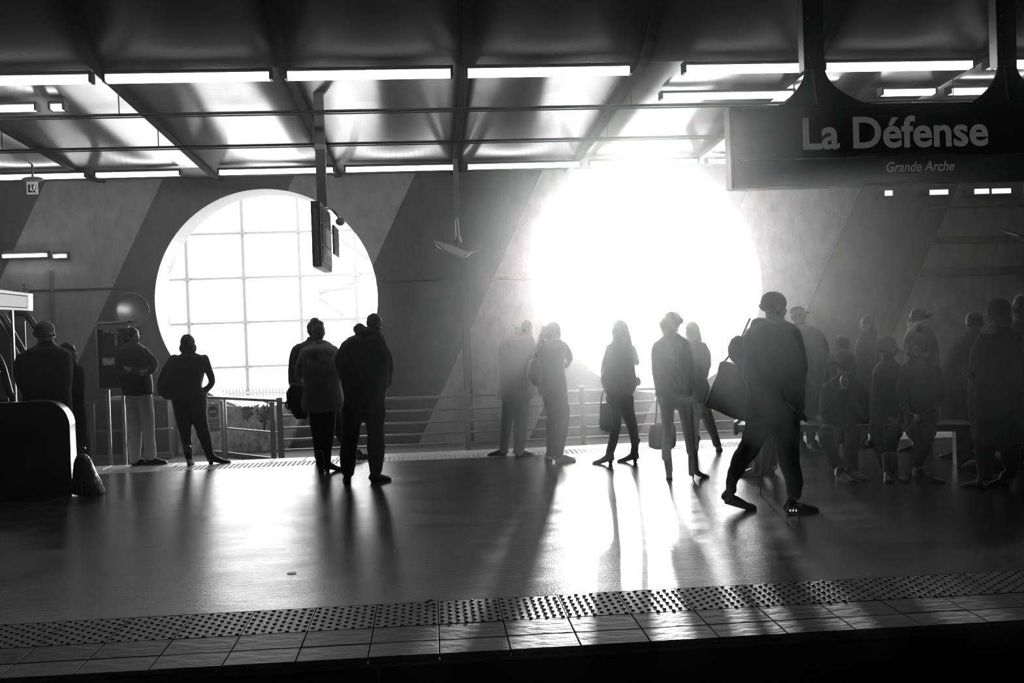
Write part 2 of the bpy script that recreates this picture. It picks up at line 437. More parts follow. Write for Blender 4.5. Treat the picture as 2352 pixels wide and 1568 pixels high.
p = un(570, 962, 20.9); weed(p[0], p[2] - .05, .30, 'small weed on the broken edge under the left round opening', 8)

# ------------------------------------------------------------------ hall shell
def plane(name, V, m, th=0.0):
    me = mesh_from(V, [tuple(range(len(V)))], name); return struct(link(name, me, m))
plane('wall_left', [(-17, -4, -1.2), (-17, 22, -1.2), (-17, 22, 9), (-17, -4, 9)], M_PLAIN)
plane('wall_right', [(17, -4, -1.2), (17, -4, 9), (17, 22, 9), (17, 22, -1.2)], M_PLAIN)
plane('wall_front', [(-17, -4, -1.2), (-17, -4, 9), (17, -4, 9), (17, -4, -1.2)], M_PLAIN)
g = part('trackbed', box(-17, 17, 2.2, 5.46, -0.75, -0.6), M_DARKC, None, loc=(0, 0, 0)); struct(g)
g = part('trackbed', box(-17, 17, 14.3, 21, -0.75, -0.6), mat('track_concrete', .16, .7, bump=(6, .3, (1, 1, 1))), None, loc=(0, 0, 0)); struct(g)
g = part('floor', box(-17, 17, -4, 2.2, -0.75, 0), M_DARKC, None, loc=(0, 0, 0)); struct(g)
floor = part('floor', box(-17, 17, 6.457, 13.45, -0.75, 0), M_FLOOR, None, loc=(0, 0, 0)); struct(floor)
g = part('trim_4', merge([box(-17, 17, 5.44, 6.457, -0.75, -0.035), box(-17, 17, 13.45, 14.32, -0.75, -0.03)]), M_DARKC, None, loc=(0, 0, 0)); struct(g)
g = part('trim_5', box(-17, 17, 5.40, 5.445, -0.05, -0.03), M_STEEL, None, loc=(0, 0, 0)); struct(g)
for yy in (15.6, 17.05, 3.1, 4.5):
    o = part('rail', box(-16.8, 16.8, yy, yy + .07, -0.6, -0.47), M_STEEL, None, loc=(0, yy, -0.6))
    tag(o, {15.6: 'steel track rail just beyond the waiting passengers', 17.05: 'steel track rail farthest away beside the far railing', 3.1: 'steel track rail below the camera, nearer one', 4.5: 'steel track rail below the near platform edge'}[yy], 'rail')

# near platform edge tiles
def tactile_mesh(w, d, nx, ny, r, h):
    P = [box(-w / 2 + .003, w / 2 - .003, -d / 2 + .003, d / 2 - .003, -.03, 0)]
    for i in range(nx):
        for j in range(ny):
            x = -w / 2 + w * (i + .5) / nx; y = -d / 2 + d * (j + (.27 if i % 2 else .73)) / ny
            n = 8; rg = []
            for (rr, hh) in ((r, 0), (r * .85, h * .7), (r * .45, h)): rg.append([(x + rr * math.cos(2 * math.pi * k / n), y + rr * math.sin(2 * math.pi * k / n), hh) for k in range(n)])
            P.append(loft(rg))
    V, Fc = merge(P); return mesh_from(V, Fc, 'tactile_tile')
TW = 0.3629
tm = tactile_mesh(TW, 0.50, 8, 6, .0125, .0065); tm.materials.append(M_TACT)
t1 = bevel(mesh_from(*box(-TW / 2 + .003, TW / 2 - .003, -.143, .143, -.03, 0), 'paving_tile'), .003, 1); t1.materials.append(M_TILED)
t2 = bevel(mesh_from(*box(-TW / 2 + .003, TW / 2 - .003, -.1155, .1155, -.03, 0), 'paving_tile'), .003, 1); t2.materials.append(M_TILE)
random.seed(3)
for i in range(-12, 16):
    x = -0.008 + TW * (i + .5)
    for (nm, me, y) in (('tactile_tile', tm, 6.202), ('paving_tile', t1, 5.80), ('paving_tile', t2, 5.53)):
        o = link(nm, me, None, floor, (x, y, random.uniform(-.0015, .0005)))
fm = tactile_mesh(0.42, 0.42, 7, 7, .014, .006); fm.materials.append(M_TACTF)
fk = bevel(mesh_from(*box(-.207, .207, -.207, .207, -.03, .0), 'kerb_tile'), .004, 1); fk.materials.append(M_KERBF)
for i in range(-16, 20):
    x = 0.21 + .42 * i
    link('tactile_tile', fm, None, floor, (x, 13.67, 0)); link('kerb_tile', fk, None, floor, (x, 14.095, .002))
a = un(868, 1520, 5.437); part('lime_stain', prism([(a[0] - .012, -.045), (a[0] + .014, -.045), (a[0] + .008, -.10), (a[0] + .004, -.17), (a[0] - .001, -.17), (a[0] - .006, -.10)], 'y', 5.434, 5.439), mat('lime', .35, .7), floor)
# litter and marks on the floor
o = part('paper_scrap', tube([(fl(978, 1387)[0], 6.4, .012), (fl(978, 1387)[0] + .03, 6.41, .02), (fl(978, 1387)[0] + .04, 6.43, .01)], [.008, .014, .006], 7, 3, flat=.6), M_PAPER, None, loc=fl(978, 1387)); tag(o, 'small crumpled white scrap on the studded tile strip', 'litter')
a = fl(670, 1316); o = part('drain_cap', tube([(a[0], a[1], 0.0), (a[0], a[1], .004)], .032, 16, 1, round_caps=False), M_DKMET, None, loc=a); tag(o, 'small round metal cap set in the floor in front of the left bright patch', 'floor cap')

# ------------------------------------------------------------------ ceiling
ceil = empty('ceiling', (0, 13.5, 4.95)); ceil['kind'] = 'structure'
BAY = 2.24; RX = 0.57
PA = [(13.45, 4.95), (15.5, 4.86), (17.5, 4.77), (19.55, 4.68)]
PB = [(13.45, 4.95), (13.2, 4.99), (12.9, 5.10), (12.5, 5.32), (12.0, 5.58), (11.2, 5.98), (10, 6.5), (8, 7.2), (5, 7.75), (0, 7.95), (-4, 8.0)]
PC = [(19.55, 4.68), (20.2, 4.66), (21.05, 4.7)]
def sheet(x0, x1, prof, th):
    n = len(prof); V = []
    for (y, z) in prof: V += [(x0, y, z), (x1, y, z)]
    for (y, z) in prof: V += [(x0, y, z + th), (x1, y, z + th)]
    Fc = []
    for i in range(n - 1):
        a = 2 * i; Fc += [(a, a + 1, a + 3, a + 2), (a + 2 * n, a + 2 + 2 * n, a + 3 + 2 * n, a + 1 + 2 * n), (a, a + 2, a + 2 + 2 * n, a + 2 * n), (a + 1, a + 1 + 2 * n, a + 3 + 2 * n, a + 3)]
    return V, Fc
def relsheet(nm, w, prof, m):
    V, Fc = sheet(-w / 2, w / 2, [(y - 13.5, z - 4.95) for y, z in prof], .04); me = mesh_from(V, Fc, nm); fixn(me); me.materials.append(m); me.shade_smooth(); return me
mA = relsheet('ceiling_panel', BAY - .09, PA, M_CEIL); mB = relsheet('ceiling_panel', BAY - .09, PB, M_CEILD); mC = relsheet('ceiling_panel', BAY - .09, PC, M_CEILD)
rib_prof = PB[::-1] + PA[1:] + PC[1:]
rV, rF = sheet(-.06, .06, [(y - 13.5, z - 4.95 - .05) for y, z in rib_prof], .13); mR = mesh_from(rV, rF, 'ceiling_rib'); fixn(mR); mR.materials.append(M_RIB)
for i in range(-8, 8):
    x = RX + BAY * i
    link('ceiling_rib', mR, None, ceil, (x, 0, 0))
    for me in (mA, mB, mC): link('ceiling_panel', me, None, ceil, (x + BAY / 2, 0, 0))
# opaque roof above the panels keeps daylight out
V, Fc = sheet(-17, 17, [(y, z + .12) for y, z in PB[::-1] + PA[1:] + [(22.0, 4.8)]], .1); me = mesh_from(V, Fc, 'roof'); fixn(me); struct(link('roof', me, M_DARKC))

# fluorescent fittings
def lamp(x0, x1, Y, zb, h, label, group, endblock=True):
    root = empty('ceiling_lamp', ((x0 + x1) / 2, Y, zb + h))
    part('housing', merge([box(x0 - .02, x1 + .02, Y - .05, Y + .10, zb + h * .72, zb + h), box(x0 - .035, x0, Y - .06, Y + .10, zb, zb + h), box(x1, x1 + .035, Y - .06, Y + .10, zb, zb + h)]), M_DKMET, root)
    part('diffuser', prism([(Y - .055, zb + h * .62), (Y - .055, zb + .012), (Y + .06, zb), (Y + .09, zb + h * .7), (Y - .04, zb + h * .7)], 'x', x0, x1), M_LAMP, root)
    n = max(int((x1 - x0) / .13), 1); fins = []
    for k in range(1, n):
        x = x0 + (x1 - x0) * k / n; fins.append(box(x - .0025, x + .0025, Y - .062, Y - .054, zb + .01, zb + h * .62))
    if fins: part('louvre', merge(fins), M_GALV, root)['kind'] = 'stuff'
    part('reflector', box(x0, x1, Y - .066, Y - .05, zb + h * .62, zb + h * .72), M_STEEL, root)
    tag(root, label, 'ceiling lamp', group); return root
GU = 'strip lamps of the nearer row'; GL = 'strip lamps of the farther row'; GM = 'strip lamps of the middle row'
up = [(-160, 207, 'strip lamp cut by the left edge of the photo, nearer row'), (245, 620, 'nearer row strip lamp above the small dark gap left of the left opening'), (662, 1035, 'nearer row strip lamp just left of the straight centre ceiling rib'), (1075, 1445, 'nearer row strip lamp just right of the straight centre ceiling rib'), (1575, 1840, 'short nearer row strip lamp ending at the left sign hanger'), (1895, 2230, 'nearer row strip lamp between the two sign hangers'), (2270, 2620, 'nearer row strip lamp at the right edge behind the right sign hanger')]
for a, b, lb in up:
    ym = 187 - .02 * ((a + b) / 2 - 1035); xa = un(a, ym, 13.3)[0]; xb = un(b, ym, 13.3)[0]
    lamp(xa, xb, 13.3, 4.76, .14, lb, GU)
lo = [(-150, 195, 'farther row strip lamp above the exit sign at the left edge'), (222, 412, 'short farther row strip lamp left of the dark blank'), (505, 765, 'farther row strip lamp right above the left round opening'), (795, 1047, 'farther row strip lamp left of the hanging horn pole'), (1075, 1330, 'farther row strip lamp right of the hanging horn pole'), (1355, 1600, 'farther row strip lamp above the right round opening'), (1625, 1880, 'farther row strip lamp running behind the left end of the station sign')]
for a, b, lb in lo:
    ym = 388 - .0194 * ((a + b) / 2 - 1057); xa = un(a, ym, 19.4)[0]; xb = un(b, ym, 19.4)[0]
    lamp(xa, xb, 19.4, 4.52, .115, lb, GL)
mid = [(-120, 82, 'middle row strip lamp at the left edge, short bright end'), (120, 146, 'very short middle row lamp stub near the left edge'), (1522, 1820, 'middle row strip lamp left of the left sign hanger'), (1857, 1912, 'tiny middle row lamp seen under the left sign hanger'), (2027, 2145, 'middle row strip lamp right of the left sign hanger above the sign'), (2183, 2450, 'middle row strip lamp above the right end of the station sign')]
for a, b, lb in mid:
    ym = 250 - .0175 * ((a + b) / 2 - 1176); xa = un(a, ym, 14.7)[0]; xb = un(b, ym, 14.7)[0]
    lamp(xa, xb, 14.7, 4.73, .11, lb, GM)
# two long conduits slung under the ceiling
for (Y, z, lb) in ((14.2, 4.55, 'upper of the two long thin pipes slung below the ceiling'), (16.2, 4.47, 'lower of the two long thin pipes slung below the ceiling')):
    root = empty('ceiling_pipe', (0, Y, z))
    part('pipe', merge([tube([(-16, Y, z), (16, Y, z)], .020, 8, 1), tube([(-16, Y, z - .035), (16, Y, z - .035)], .010, 8, 1)]), M_DKMET, root, smooth=True)
    for i in range(-7, 8):
        x = RX + BAY * i; zt = 4.95 - (Y - 13.45) * .0443
        part('hanger_rod', tube([(x, Y, z), (x, Y, zt + .0)], .008, 6, 1), M_DKMET, root)
    tag(root, lb, 'pipe', 'pipes below the ceiling')

# ------------------------------------------------------------------ outside
g = part('ground', box(-60, 60, 22, 70, -0.8, -0.6), M_GROUND, None, loc=(0, 0, 0)); struct(g)
FY = 34.0
fac = empty('glass_building', (-6, FY, -0.6))
xs = [un(x, 700, FY)[0] for x in (433, 561, 692, 820)]; dx = (xs[-1] - xs[0]) / 3
zs = [un(620, y, FY)[2] for y in (534, 635, 737, 840)]; dz = (zs[0] - zs[-1]) / 3
X0 = xs[0] - 4 * dx; Z0 = zs[-1] - dz
NX, NZ = 8, 6
pm = mesh_from(*box(.03, dx - .03, 0, .05, .03, dz - .03), 'facade_panel'); pm.materials.append(M_FACADE)
vm = mesh_from(*merge([box(-.045, .045, -.10, 0, 0, dz), box(-.11, .11, -.14, 0, -.05, .05)]), 'mullion'); vm.materials.append(M_MULL)
hm = mesh_from(*merge([box(0, dx, -.07, 0, -.035, .035)]), 'transom'); hm.materials.append(M_MULL)
for i in range(NX):
    for j in range(NZ):
        if not (i >= 6 and j < NZ and j >= 1): link('facade_panel', pm, None, fac, (X0 + i * dx + 6, 0, Z0 + j * dz + .6))
        link('mullion', vm, None, fac, (X0 + i * dx + 6, 0, Z0 + j * dz + .6)); link('transom', hm, None, fac, (X0 + i * dx + 6, 0, Z0 + j * dz + .6))
tag(fac, 'bright gridded glass building seen through the left round opening', 'building')
part('base_wall', box(X0, X0 + NX * dx, FY, FY + .3, -0.6, Z0), M_WHITE, fac)
tr = empty('roof_truss', (-2.5, FY + 3, 2))
def trs(pts, r=.09):
    P = [un(x, y, FY + 3) for x, y in pts]; part('truss_member', tube(P, r, 8, 1), M_TRUSS, tr, smooth=True)
for pts in ([(725, 675), (830, 640)], [(725, 675), (825, 745)], [(780, 560), (860, 620)], [(725, 560), (725, 760)], [(760, 530), (860, 600)], [(790, 655), (860, 600)], [(745, 665), (870, 650)]): trs(pts)
part('truss_member', tube([un(700, 735, FY + 3), un(880, 725, FY + 3)], .12, 8, 1), M_TRUSS, tr, smooth=True)
part('column', tube([(un(725, 760, FY + 3)[0], FY + 3, -0.6), un(725, 560, FY + 3)], .13, 10, 1), M_TRUSS, tr, smooth=True)
tag(tr, 'pale steel truss branches at the right side of the left opening', 'truss')
# spiked fences
def fence(xs, yb, yrail, ytop, Y, label, lean, r=.014, ybot2=None):
    a = un(xs[0], yb, Y); root = empty('spiked_fence', (a[0], Y, -0.6))
    for k, x in enumerate(xs):
        t = -.022 * (x - xs[0])
        b = un(x, yb + t, Y); m_ = un(x, yrail + t, Y); q = un(x - lean * .25, (yrail + ytop) / 2 + t, Y); e = un(x - lean, ytop + t, Y)
        part('picket', tube([(b[0], Y, max(b[2], -.6)), m_, (q[0], Y - .03, q[2]), (e[0], Y - .10, e[2])], [r, r, r, r * .6], 6, 3), M_DKMET, root)
    a = un(xs[0] - 10, yrail, Y); b = un(xs[-1] + 10, yrail - .022 * (xs[-1] - xs[0]), Y)
    part('fence_rail', tube([a, b], .03, 6, 1), M_GALV, root)
    tag(root, label, 'fence'); return root
fence(list(np.arange(1385, 1760, 10.2)), 870, 757, 716, 30.0, 'tall spiked fence with curved tips seen through the right round opening', 5, .028)
o = part('low_wall', box(un(1300, 800, 29.6)[0], 9.5, 29.5, 30.6, -0.6, un(1470, 873, 29.5)[2] + .05), M_GALV, None, loc=(6, 30, -.6)); tag(o, 'grey low wall under the spiked fence behind the right opening', 'wall')
fence(list(np.arange(498, 700, 7.6)), 912, 903, 892, 26.0, 'low spiked fence along the bottom of the left round opening', 3, .010)
o = part('low_wall', box(-7.5, -1.5, 25.9, 26.3, -0.6, un(600, 909, 26)[2]), M_WHITE, None, loc=(-4, 26, -.6)); tag(o, 'white low wall under the low spiked fence at the left opening', 'wall')

# ------------------------------------------------------------------ railing beyond the far track
RY = 17.6; RZ = .52
rail = empty('guard_railing', (2, RY, -.6))
rx = [un(x, 1000, RY)[0] for x in (645, 860, 1075, 1213, 1340, 1620, 1880)]
rx = [rx[0], rx[2] - (rx[4] - rx[2]) * 1.0 if False else (rx[0] + rx[2]) / 2, rx[2], rx[4], rx[4] + (rx[4] - rx[2]), rx[4] + 2 * (rx[4] - rx[2]), rx[4] + 3 * (rx[4] - rx[2]), rx[4] + 4 * (rx[4] - rx[2])]
del rx[1]
for k, x in enumerate(rx):
    o = part('post', merge([box(x - .045, x + .045, RY - .03, RY + .03, -.6, RZ + .09), box(x - .09, x + .09, RY - .06, RY + .06, -.6, -.585)]), M_GALV, rail)
for z in (RZ, .31, .11, -.08, -.25, -.42):
    part('bar', tube([(rx[0], RY, z), (rx[-1], RY, z)], .018 if z < .5 else .024, 8, 1), M_STEEL, rail, smooth=True)
tag(rail, 'long steel railing with six horizontal bars in front of the far wall', 'railing')
# side barrier at the left end of the track
lr = empty('end_railing', tuple(un(500, 1000, 19.4)[:2]) + (-.6,))
A = un(205, 922, 19.5); B = un(392, 916, 19.5); Cc = un(492, 912, 19.4); D = un(633, 930, 17.85)
for (P, Q) in ((A, B), (un(470, 911, 19.5), Cc), (Cc, D)):
    P = np.array(P); Q = np.array(Q); P[2] = Q[2] = .55
    d = Q - P; L = np.linalg.norm(d); d /= L; n_ = np.array([-d[1], d[0], 0])
    M3 = np.array([d, n_, [0, 0, 1]]).T
    part('handrail', bbox_c((P + Q) / 2, (L + .05, .09, .045), M3), M_STEEL, lr)
    part('bar', tube([P + [0, 0, -.53], Q + [0, 0, -.53]], .017, 8, 1), M_STEEL, lr)
    part('kick_plate', bbox_c((P + Q) / 2 + [0, 0, -1.0], (L, .05, .10), M3), M_GALV, lr)
for (x, y) in ((213, 19.5), (288, 19.5), (516, 19.1), (627, 17.75)):
    q = un(x, 985, y); part('post', box(q[0] - .04, q[0] + .04, y - .03, y + .03, -.6, .54), M_GALV, lr)
tag(lr, 'angled steel barrier with flat handrail at the left end of the railing', 'railing')
# no entry notice
q0 = un(474, 927, 18.6); q1 = un(510, 990, 18.6)
ns = empty('no_entry_sign', (q0[0], 18.6, q1[2])); X1 = q1[0] - .0
part('sign_plate', box(q0[0], X1 - .03, 18.6, 18.62, q1[2], q0[2]), mat('sign_grey', .22, .5), ns)
part('sign_face', box(q0[0] + .01, X1 - .04, 18.594, 18.6, un(480, 963, 18.6)[2], q0[2] - .01), mat('sign_pale', .5, .5), ns)
part('support_post', box(X1 - .02, X1 + .03, 18.6, 18.65, -.6, q0[2] + .05), M_STEEL, ns)
cc = un(489, 945, 18.6); R_ = .082
part('disc', prism([(cc[0] + R_ * math.cos(a), cc[2] + 1.2 * R_ * math.sin(a)) for a in np.linspace(0, 2 * math.pi, 28, endpoint=False)], 'y', 18.588, 18.594), M_BLACK, ns)
part('disc_bar', box(cc[0] - .06, cc[0] + .06, 18.583, 18.588, cc[2] - .018, cc[2] + .018), mat('sign_bar', .55, .5), ns)
text('lettering', 'Interdit', mat('letter_pale', .6, .5), ns, .135, .038, (q0[0] + .045, 18.598, un(480, 974, 18.6)[2]), (1, 0, 0), (0, 0, 1), .002, .01)
text('lettering', 'au public', mat('letter_pale', .6, .5), ns, .155, .042, (q0[0] + .035, 18.598, un(480, 982.5, 18.6)[2]), (1, 0, 0), (0, 0, 1), .002, .01)
tag(ns, 'small no-entry notice reading Interdit au public on the angled barrier', 'sign')
# equipment cabinet behind the barrier
a = un(346, 917, 20.2); b = un(408, 1050, 20.2)
cb = empty('equipment_cabinet', ((a[0] + b[0]) / 2, 20.2, -.6))
part('cabinet_body', box(un(292, 930, 20.2)[0], b[0] - .12, 20.1, 20.8, -.6, a[2] - .03), mat('cabinet_grey', .10, .5, .2), cb, bev=.01)
part('lid', box(un(288, 930, 20.2)[0], b[0] - .10, 20.05, 20.85, a[2] - .03, a[2] + .02), M_STEEL, cb)
part('handle', box(un(377, 960, 20.1)[0], un(381, 960, 20.1)[0], 20.05, 20.1, un(377, 965, 20.1)[2], un(377, 953, 20.1)[2]), M_STEEL, cb)
tag(cb, 'dark equipment cabinet with bright lid behind the man with crossed arms', 'cabinet')

# ------------------------------------------------------------------ display case and round mirror at the left
Yd = 14.9
def rect(x0, y0, x1, y1, Y): a = un(x0, y0, Y); b = un(x1, y1, Y); return a[0], b[0], b[2], a[2]
x0, x1, z0, z1 = rect(220, 740, 302, 892, Yd)
dc = empty('display_case', (x0, Yd, z0))
part('frame', merge([box(x0, x0 + .025, Yd - .04, Yd + .1, z0, z1), box(x1 - .025, x1, Yd - .04, Yd + .1, z0, z1), box(x0, x1, Yd - .04, Yd + .1, z1 - .02, z1), box(x0, x1, Yd - .04, Yd + .1, z0, z0 + .02)]), M_STEEL, dc)
part('back_panel', box(x0 + .02, x1 - .02, Yd + .04, Yd + .09, z0 + .02, z1 - .02), mat('case_dark', .03, .3), dc)
part('header', box(x0 + .03, x1 - .03, Yd - .03, Yd + .02, z1 - .10, z1 - .03), mat('case_header', .25, .4), dc)
random.seed(9)
for (ax, ay, bx, by) in ((234, 752, 250, 764), (252, 753, 272, 766), (234, 822, 262, 838), (262, 768, 268, 792)):
    q = rect(ax, ay, bx, by, Yd); part('picture', box(q[0], q[1], Yd + .02, Yd + .035, q[2], q[3]), mat('picture_pale', .5, .4, var=(14, .1, .8, (1, 1, 1))), dc)
part('leg', box(x0 + .1, x0 + .14, Yd, Yd + .04, -.6, z0), M_GALV, dc); part('leg', box(x1 - .14, x1 - .10, Yd, Yd + .04, -.6, z0), M_GALV, dc)
tag(dc, 'dark framed display case beside the man with crossed arms', 'display case')
mc = un(300, 713, 15.1); rm = empty('round_mirror', (mc[0], 15.1, mc[2] - .4)); MR = .235
part('mirror_glass', ell((mc[0], 15.12, mc[2]), (MR, .022, MR), nu=28, nv=12), mat('mirror', .75, .2, .7), rm, smooth=True)
ring = [(mc[0] + MR * math.cos(a), 15.12, mc[2] + MR * math.sin(a)) for a in np.linspace(0, 2 * math.pi, 37)]
part('rim', tube(ring, .014, 8, 1, False), mat('mirror_rim', .3, .5), rm, smooth=True)
part('bracket', tube([(mc[0] - .05, 15.2, mc[2]), (mc[0] - .12, 15.2, mc[2] - .2), (mc[0] - .12, 15.0, z1)], .02, 8, 3), M_STEEL, rm, smooth=True)
tag(rm, 'round convex mirror on top of the dark display case', 'mirror')
a = un(243, 918, 14.8); o = part('leaflet_tray', merge([box(a[0], a[0] + .27, 19.4, 19.55, .57, .60), box(a[0] + .02, a[0] + .25, 19.42, 19.53, .60, .63)]), M_WHITE, None, loc=(a[0], 19.5, .57)); 
bpy.data.objects.remove(o, do_unlink=True)
a = un(245, 915, 19.5)
o = part('paper_stack', merge([box(a[0], a[0] + .32, 19.42, 19.58, .575, .60), box(a[0] + .12, a[0] + .34, 19.43, 19.57, .60, .63), box(a[0] + .05, a[0] + .2, 19.44, 19.55, .60, .615)]), M_PAPER, None, loc=(a[0], 19.5, .573)); tag(o, 'small bright pile of papers on the barrier handrail behind the display case', 'papers')

# wall notice, strip lights on the wall at left
x0, x1, z0, z1 = rect(43, 649, 65, 672, 20.95)
wn = empty('location_plate', (x0, 20.95, z0)); part('plate', box(x0, x1, 20.96, 20.99, z0, z1), mat('plate_grey', .42, .5), wn)
text('lettering', 'Ø', M_BLACK, wn, .05, .06, (x0 + .07, 20.958, z0 + .115), (1, 0, 0), (0, 0, 1), .002, .01)
text('lettering', '09', M_BLACK, wn, .085, .055, (x0 + .055, 20.958, z0 + .03), (1, 0, 0), (0, 0, 1), .002, .01)
tag(wn, 'small pale plate marked 09 on the far wall at left', 'sign')
for (ax, bx, lb) in ((5, 105, 'long low strip light on the wall at the far left'), (122, 150, 'short low strip light on the wall right of the long one')):
    a = un(ax, 588, 20.8); b = un(bx, 584, 20.8)
    r_ = empty('wall_strip_light', (a[0], 20.85, a[2])); part('tube_lamp', box(a[0], b[0], 20.80, 20.86, a[2] - .03, a[2] + .03), M_LAMP, r_); part('backplate', box(a[0] - .02, b[0] + .02, 20.86, 21.0, a[2] - .04, a[2] + .09), M_DKMET, r_)
    tag(r_, lb, 'wall light')
# right part: glowing panels standing in for reflections in glass, and thin ledges
k = 0
for (ax, bx, lb) in ((2034, 2050, 'smallest glowing panel for a glass reflection under the station sign'), (2137, 2178, 'glowing panel for a glass reflection under the station sign, middle one'), (2240, 2272, 'glowing panel for a glass reflection left of the mullion near the right edge'), (2280, 2322, 'glowing panel for a glass reflection right of the mullion near the right edge')):
    a = un(ax, 449 - .02 * (ax - 2034), 20.5); b = un(bx, 437 - .02 * (ax - 2034), 20.5)
    r_ = empty('reflection_panel', (a[0], 20.5, a[2])); part('reflection_face', box(a[0], b[0], 20.50, 20.53, a[2], b[2]), M_PANELW, r_); part('box_back', box(a[0] - .02, b[0] + .02, 20.53, 21.0, a[2] - .02, b[2] + .02), M_DKMET, r_)
    tag(r_, lb, 'reflection panel')
for n_, (ya, yb) in enumerate(((474, 478), (544, 560), (616, 634))):
    a = un(2140, ya, 20.9); b = un(2352, yb - 3, 20.9)
    g = part('trim_%d' % (6 + n_), box(a[0] - .1 * n_, 16.9, 20.93, 21.0, un(2140, yb, 20.9)[2], a[2]), mat('ledge', .2, .6), None, loc=(0, 0, 0)); struct(g)

# ------------------------------------------------------------------ station sign
SY = 10.0
sg = empty('station_sign', (4.7, SY, 2.9))
SX0, SX1, SZ0, SZ1 = 2.935, 6.75, 2.90, 3.645
part('board', box(SX0, SX1, SY, SY + .16, SZ0, SZ1), mat('sign_navy', .022, .5), sg, bev=.006)
part('end_cap', box(SX0 - .022, SX0 + .012, SY - .012, SY + .17, SZ0 - .012, SZ1 + .012), M_STEEL, sg, bev=.004)
part('end_cap', box(SX1 - .012, SX1 + .022, SY - .012, SY + .17, SZ0 - .012, SZ1 + .012), M_STEEL, sg, bev=.004)
part('edge_trim', box(SX0, SX1, SY - .012, SY + .17, SZ0 - .018, SZ0), M_GALV, sg)
part('edge_trim', box(SX0, SX1, SY - .012, SY + .17, SZ1, SZ1 + .018), M_DKMET, sg)
part('divider_line', box(SX0 + .05, SX1 - .05, SY - .004, SY, 3.150, 3.156), mat('sign_line', .35, .5), sg)
ML1 = mat('sign_letters', .75, .5, emit=.05); ML2 = mat('sign_letters_dim', .6, .5, emit=.04)  # slight emission added to brighten the letters against the dark board
a = un(1845, 345, SY); b = un(2270, 334, SY)
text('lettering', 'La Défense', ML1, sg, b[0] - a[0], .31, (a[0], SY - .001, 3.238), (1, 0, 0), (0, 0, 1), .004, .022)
a = un(2036, 396, SY); b = un(2192, 392, SY)
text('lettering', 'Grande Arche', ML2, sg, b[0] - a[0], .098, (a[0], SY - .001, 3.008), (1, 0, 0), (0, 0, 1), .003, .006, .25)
def hanger(px):
    cx = un(px, 150, SY)[0]; y = SY + .08
    tp = 6.7
    part('hanger_column', merge([box(cx - .10, cx + .10, y - .06, y - .045, 4.02, tp), box(cx - .10, cx + .10, y + .045, y + .06, 4.02, tp), box(cx - .035, cx + .035, y - .05, y + .05, 4.02, tp)]), M_DKMET, sg)
    part('hanger_strip', box(cx - .105, cx - .095, y - .07, y + .07, 4.0, tp), M_STEEL, sg)
    # flared foot
    N = 14; L = []; R = []
    for i in range(N + 1):
        t = i / N; z = 4.05 - t * .38; w = .07 + .27 * (t ** 2.2); L.append((cx - w, z)); R.append((cx + w * 1.55, z))
    part('flared_bracket', prism(L + R[::-1], 'y', y - .012, y + .012), M_DKMET, sg)
    part('bracket_edge', tube([(p[0], y - .02, p[1]) for p in L], .011, 8, 1), M_STEEL, sg, smooth=True)
    part('bracket_edge', tube([(p[0], y - .02, p[1]) for p in R], .009, 8, 1), M_DKMET, sg, smooth=True)
    part('foot_plate', box(cx - .36, cx + .55, y - .06, y + .06, 3.655, 3.68), M_DKMET, sg)
    part('tie_rod', tube([(cx - .01, y - .03, 4.02), (cx + .02, y - .03, 3.68)], .012, 8, 1), M_STEEL, sg, smooth=True)
    for j in range(8):
        z = 4.12 + j * .19; part('bolt', ell((cx - .055, y - .065, z), (.011, .008, .011), nu=8, nv=5), M_STEEL, sg, smooth=True)
    tag(None, None, None) if False else None
hanger(1872); hanger(2316)
tag(sg, 'large dark hanging sign reading La Défense Grande Arche', 'sign')

# ------------------------------------------------------------------ hanging departure display
ds = empty('departure_display', (-1.42, 14.6, 3.4))
Ya, Yb = 14.0, 15.45
xa = un(714, 500, Ya)[0]; xb = un(736, 500, Ya)[0]; zt = un(725, 461, Ya)[2]; zb = un(725, 611, Ya)[2]
part('casing', box(xa, xb, Ya, Yb, zb, zt), mat('display_case_grey', .09, .45, .3), ds, bev=.008)
part('end_strip', box(xa + .03, xb - .035, Ya - .008, Ya, zb + .02, zt - .1), mat('strip_grey', .28, .4, .4), ds)
part('screen', box(xb, xb + .012, Ya + .08, Yb - .08, zb + .58, zt - .06), mat('screen_dim', .12, .2), ds)
part('screen', box(xb, xb + .012, Ya + .08, Yb - .08, zb + .30, zb + .56), mat('screen_mid', .07, .2), ds)
part('screen', box(xb, xb + .012, Ya + .08, Yb - .08, zb + .06, zb + .28), mat('screen_dim', .12, .2), ds)
part('underside', box(xa + .01, xb - .01, Ya + .01, Yb - .01, zb - .012, zb), M_WHITE, ds)
part('hanger_pole', box((xa + xb) / 2 - .04, (xa + xb) / 2 + .09, 14.65, 14.78, zt, 4.91), mat('pole_grey', .14, .45, .3), ds)
part('hanger_collar', box((xa + xb) / 2 - .05, (xa + xb) / 2 + .10, 14.64, 14.79, 4.12, 4.2), M_GALV, ds)
part('second_panel', box(xb + .06, xb + .09, Yb - .5, Yb + .25, zb + .22, zt - .22), mat('display_case_grey', .09, .45), ds)
part('camera_dome', ell((xb + .13, Yb + .1, zt - .12), (.07, .09, .06), nu=16, nv=9), M_GALV, ds, smooth=True)
part('dome_arm', tube([(xb - .05, Yb - .3, zt + .02), (xb + .02, Yb, zt + .05), (xb + .11, Yb + .1, zt - .06)], .015, 8, 3), M_DKMET, ds, smooth=True)
tag(ds, 'departure display seen edge-on hanging in front of the left round opening', 'display')

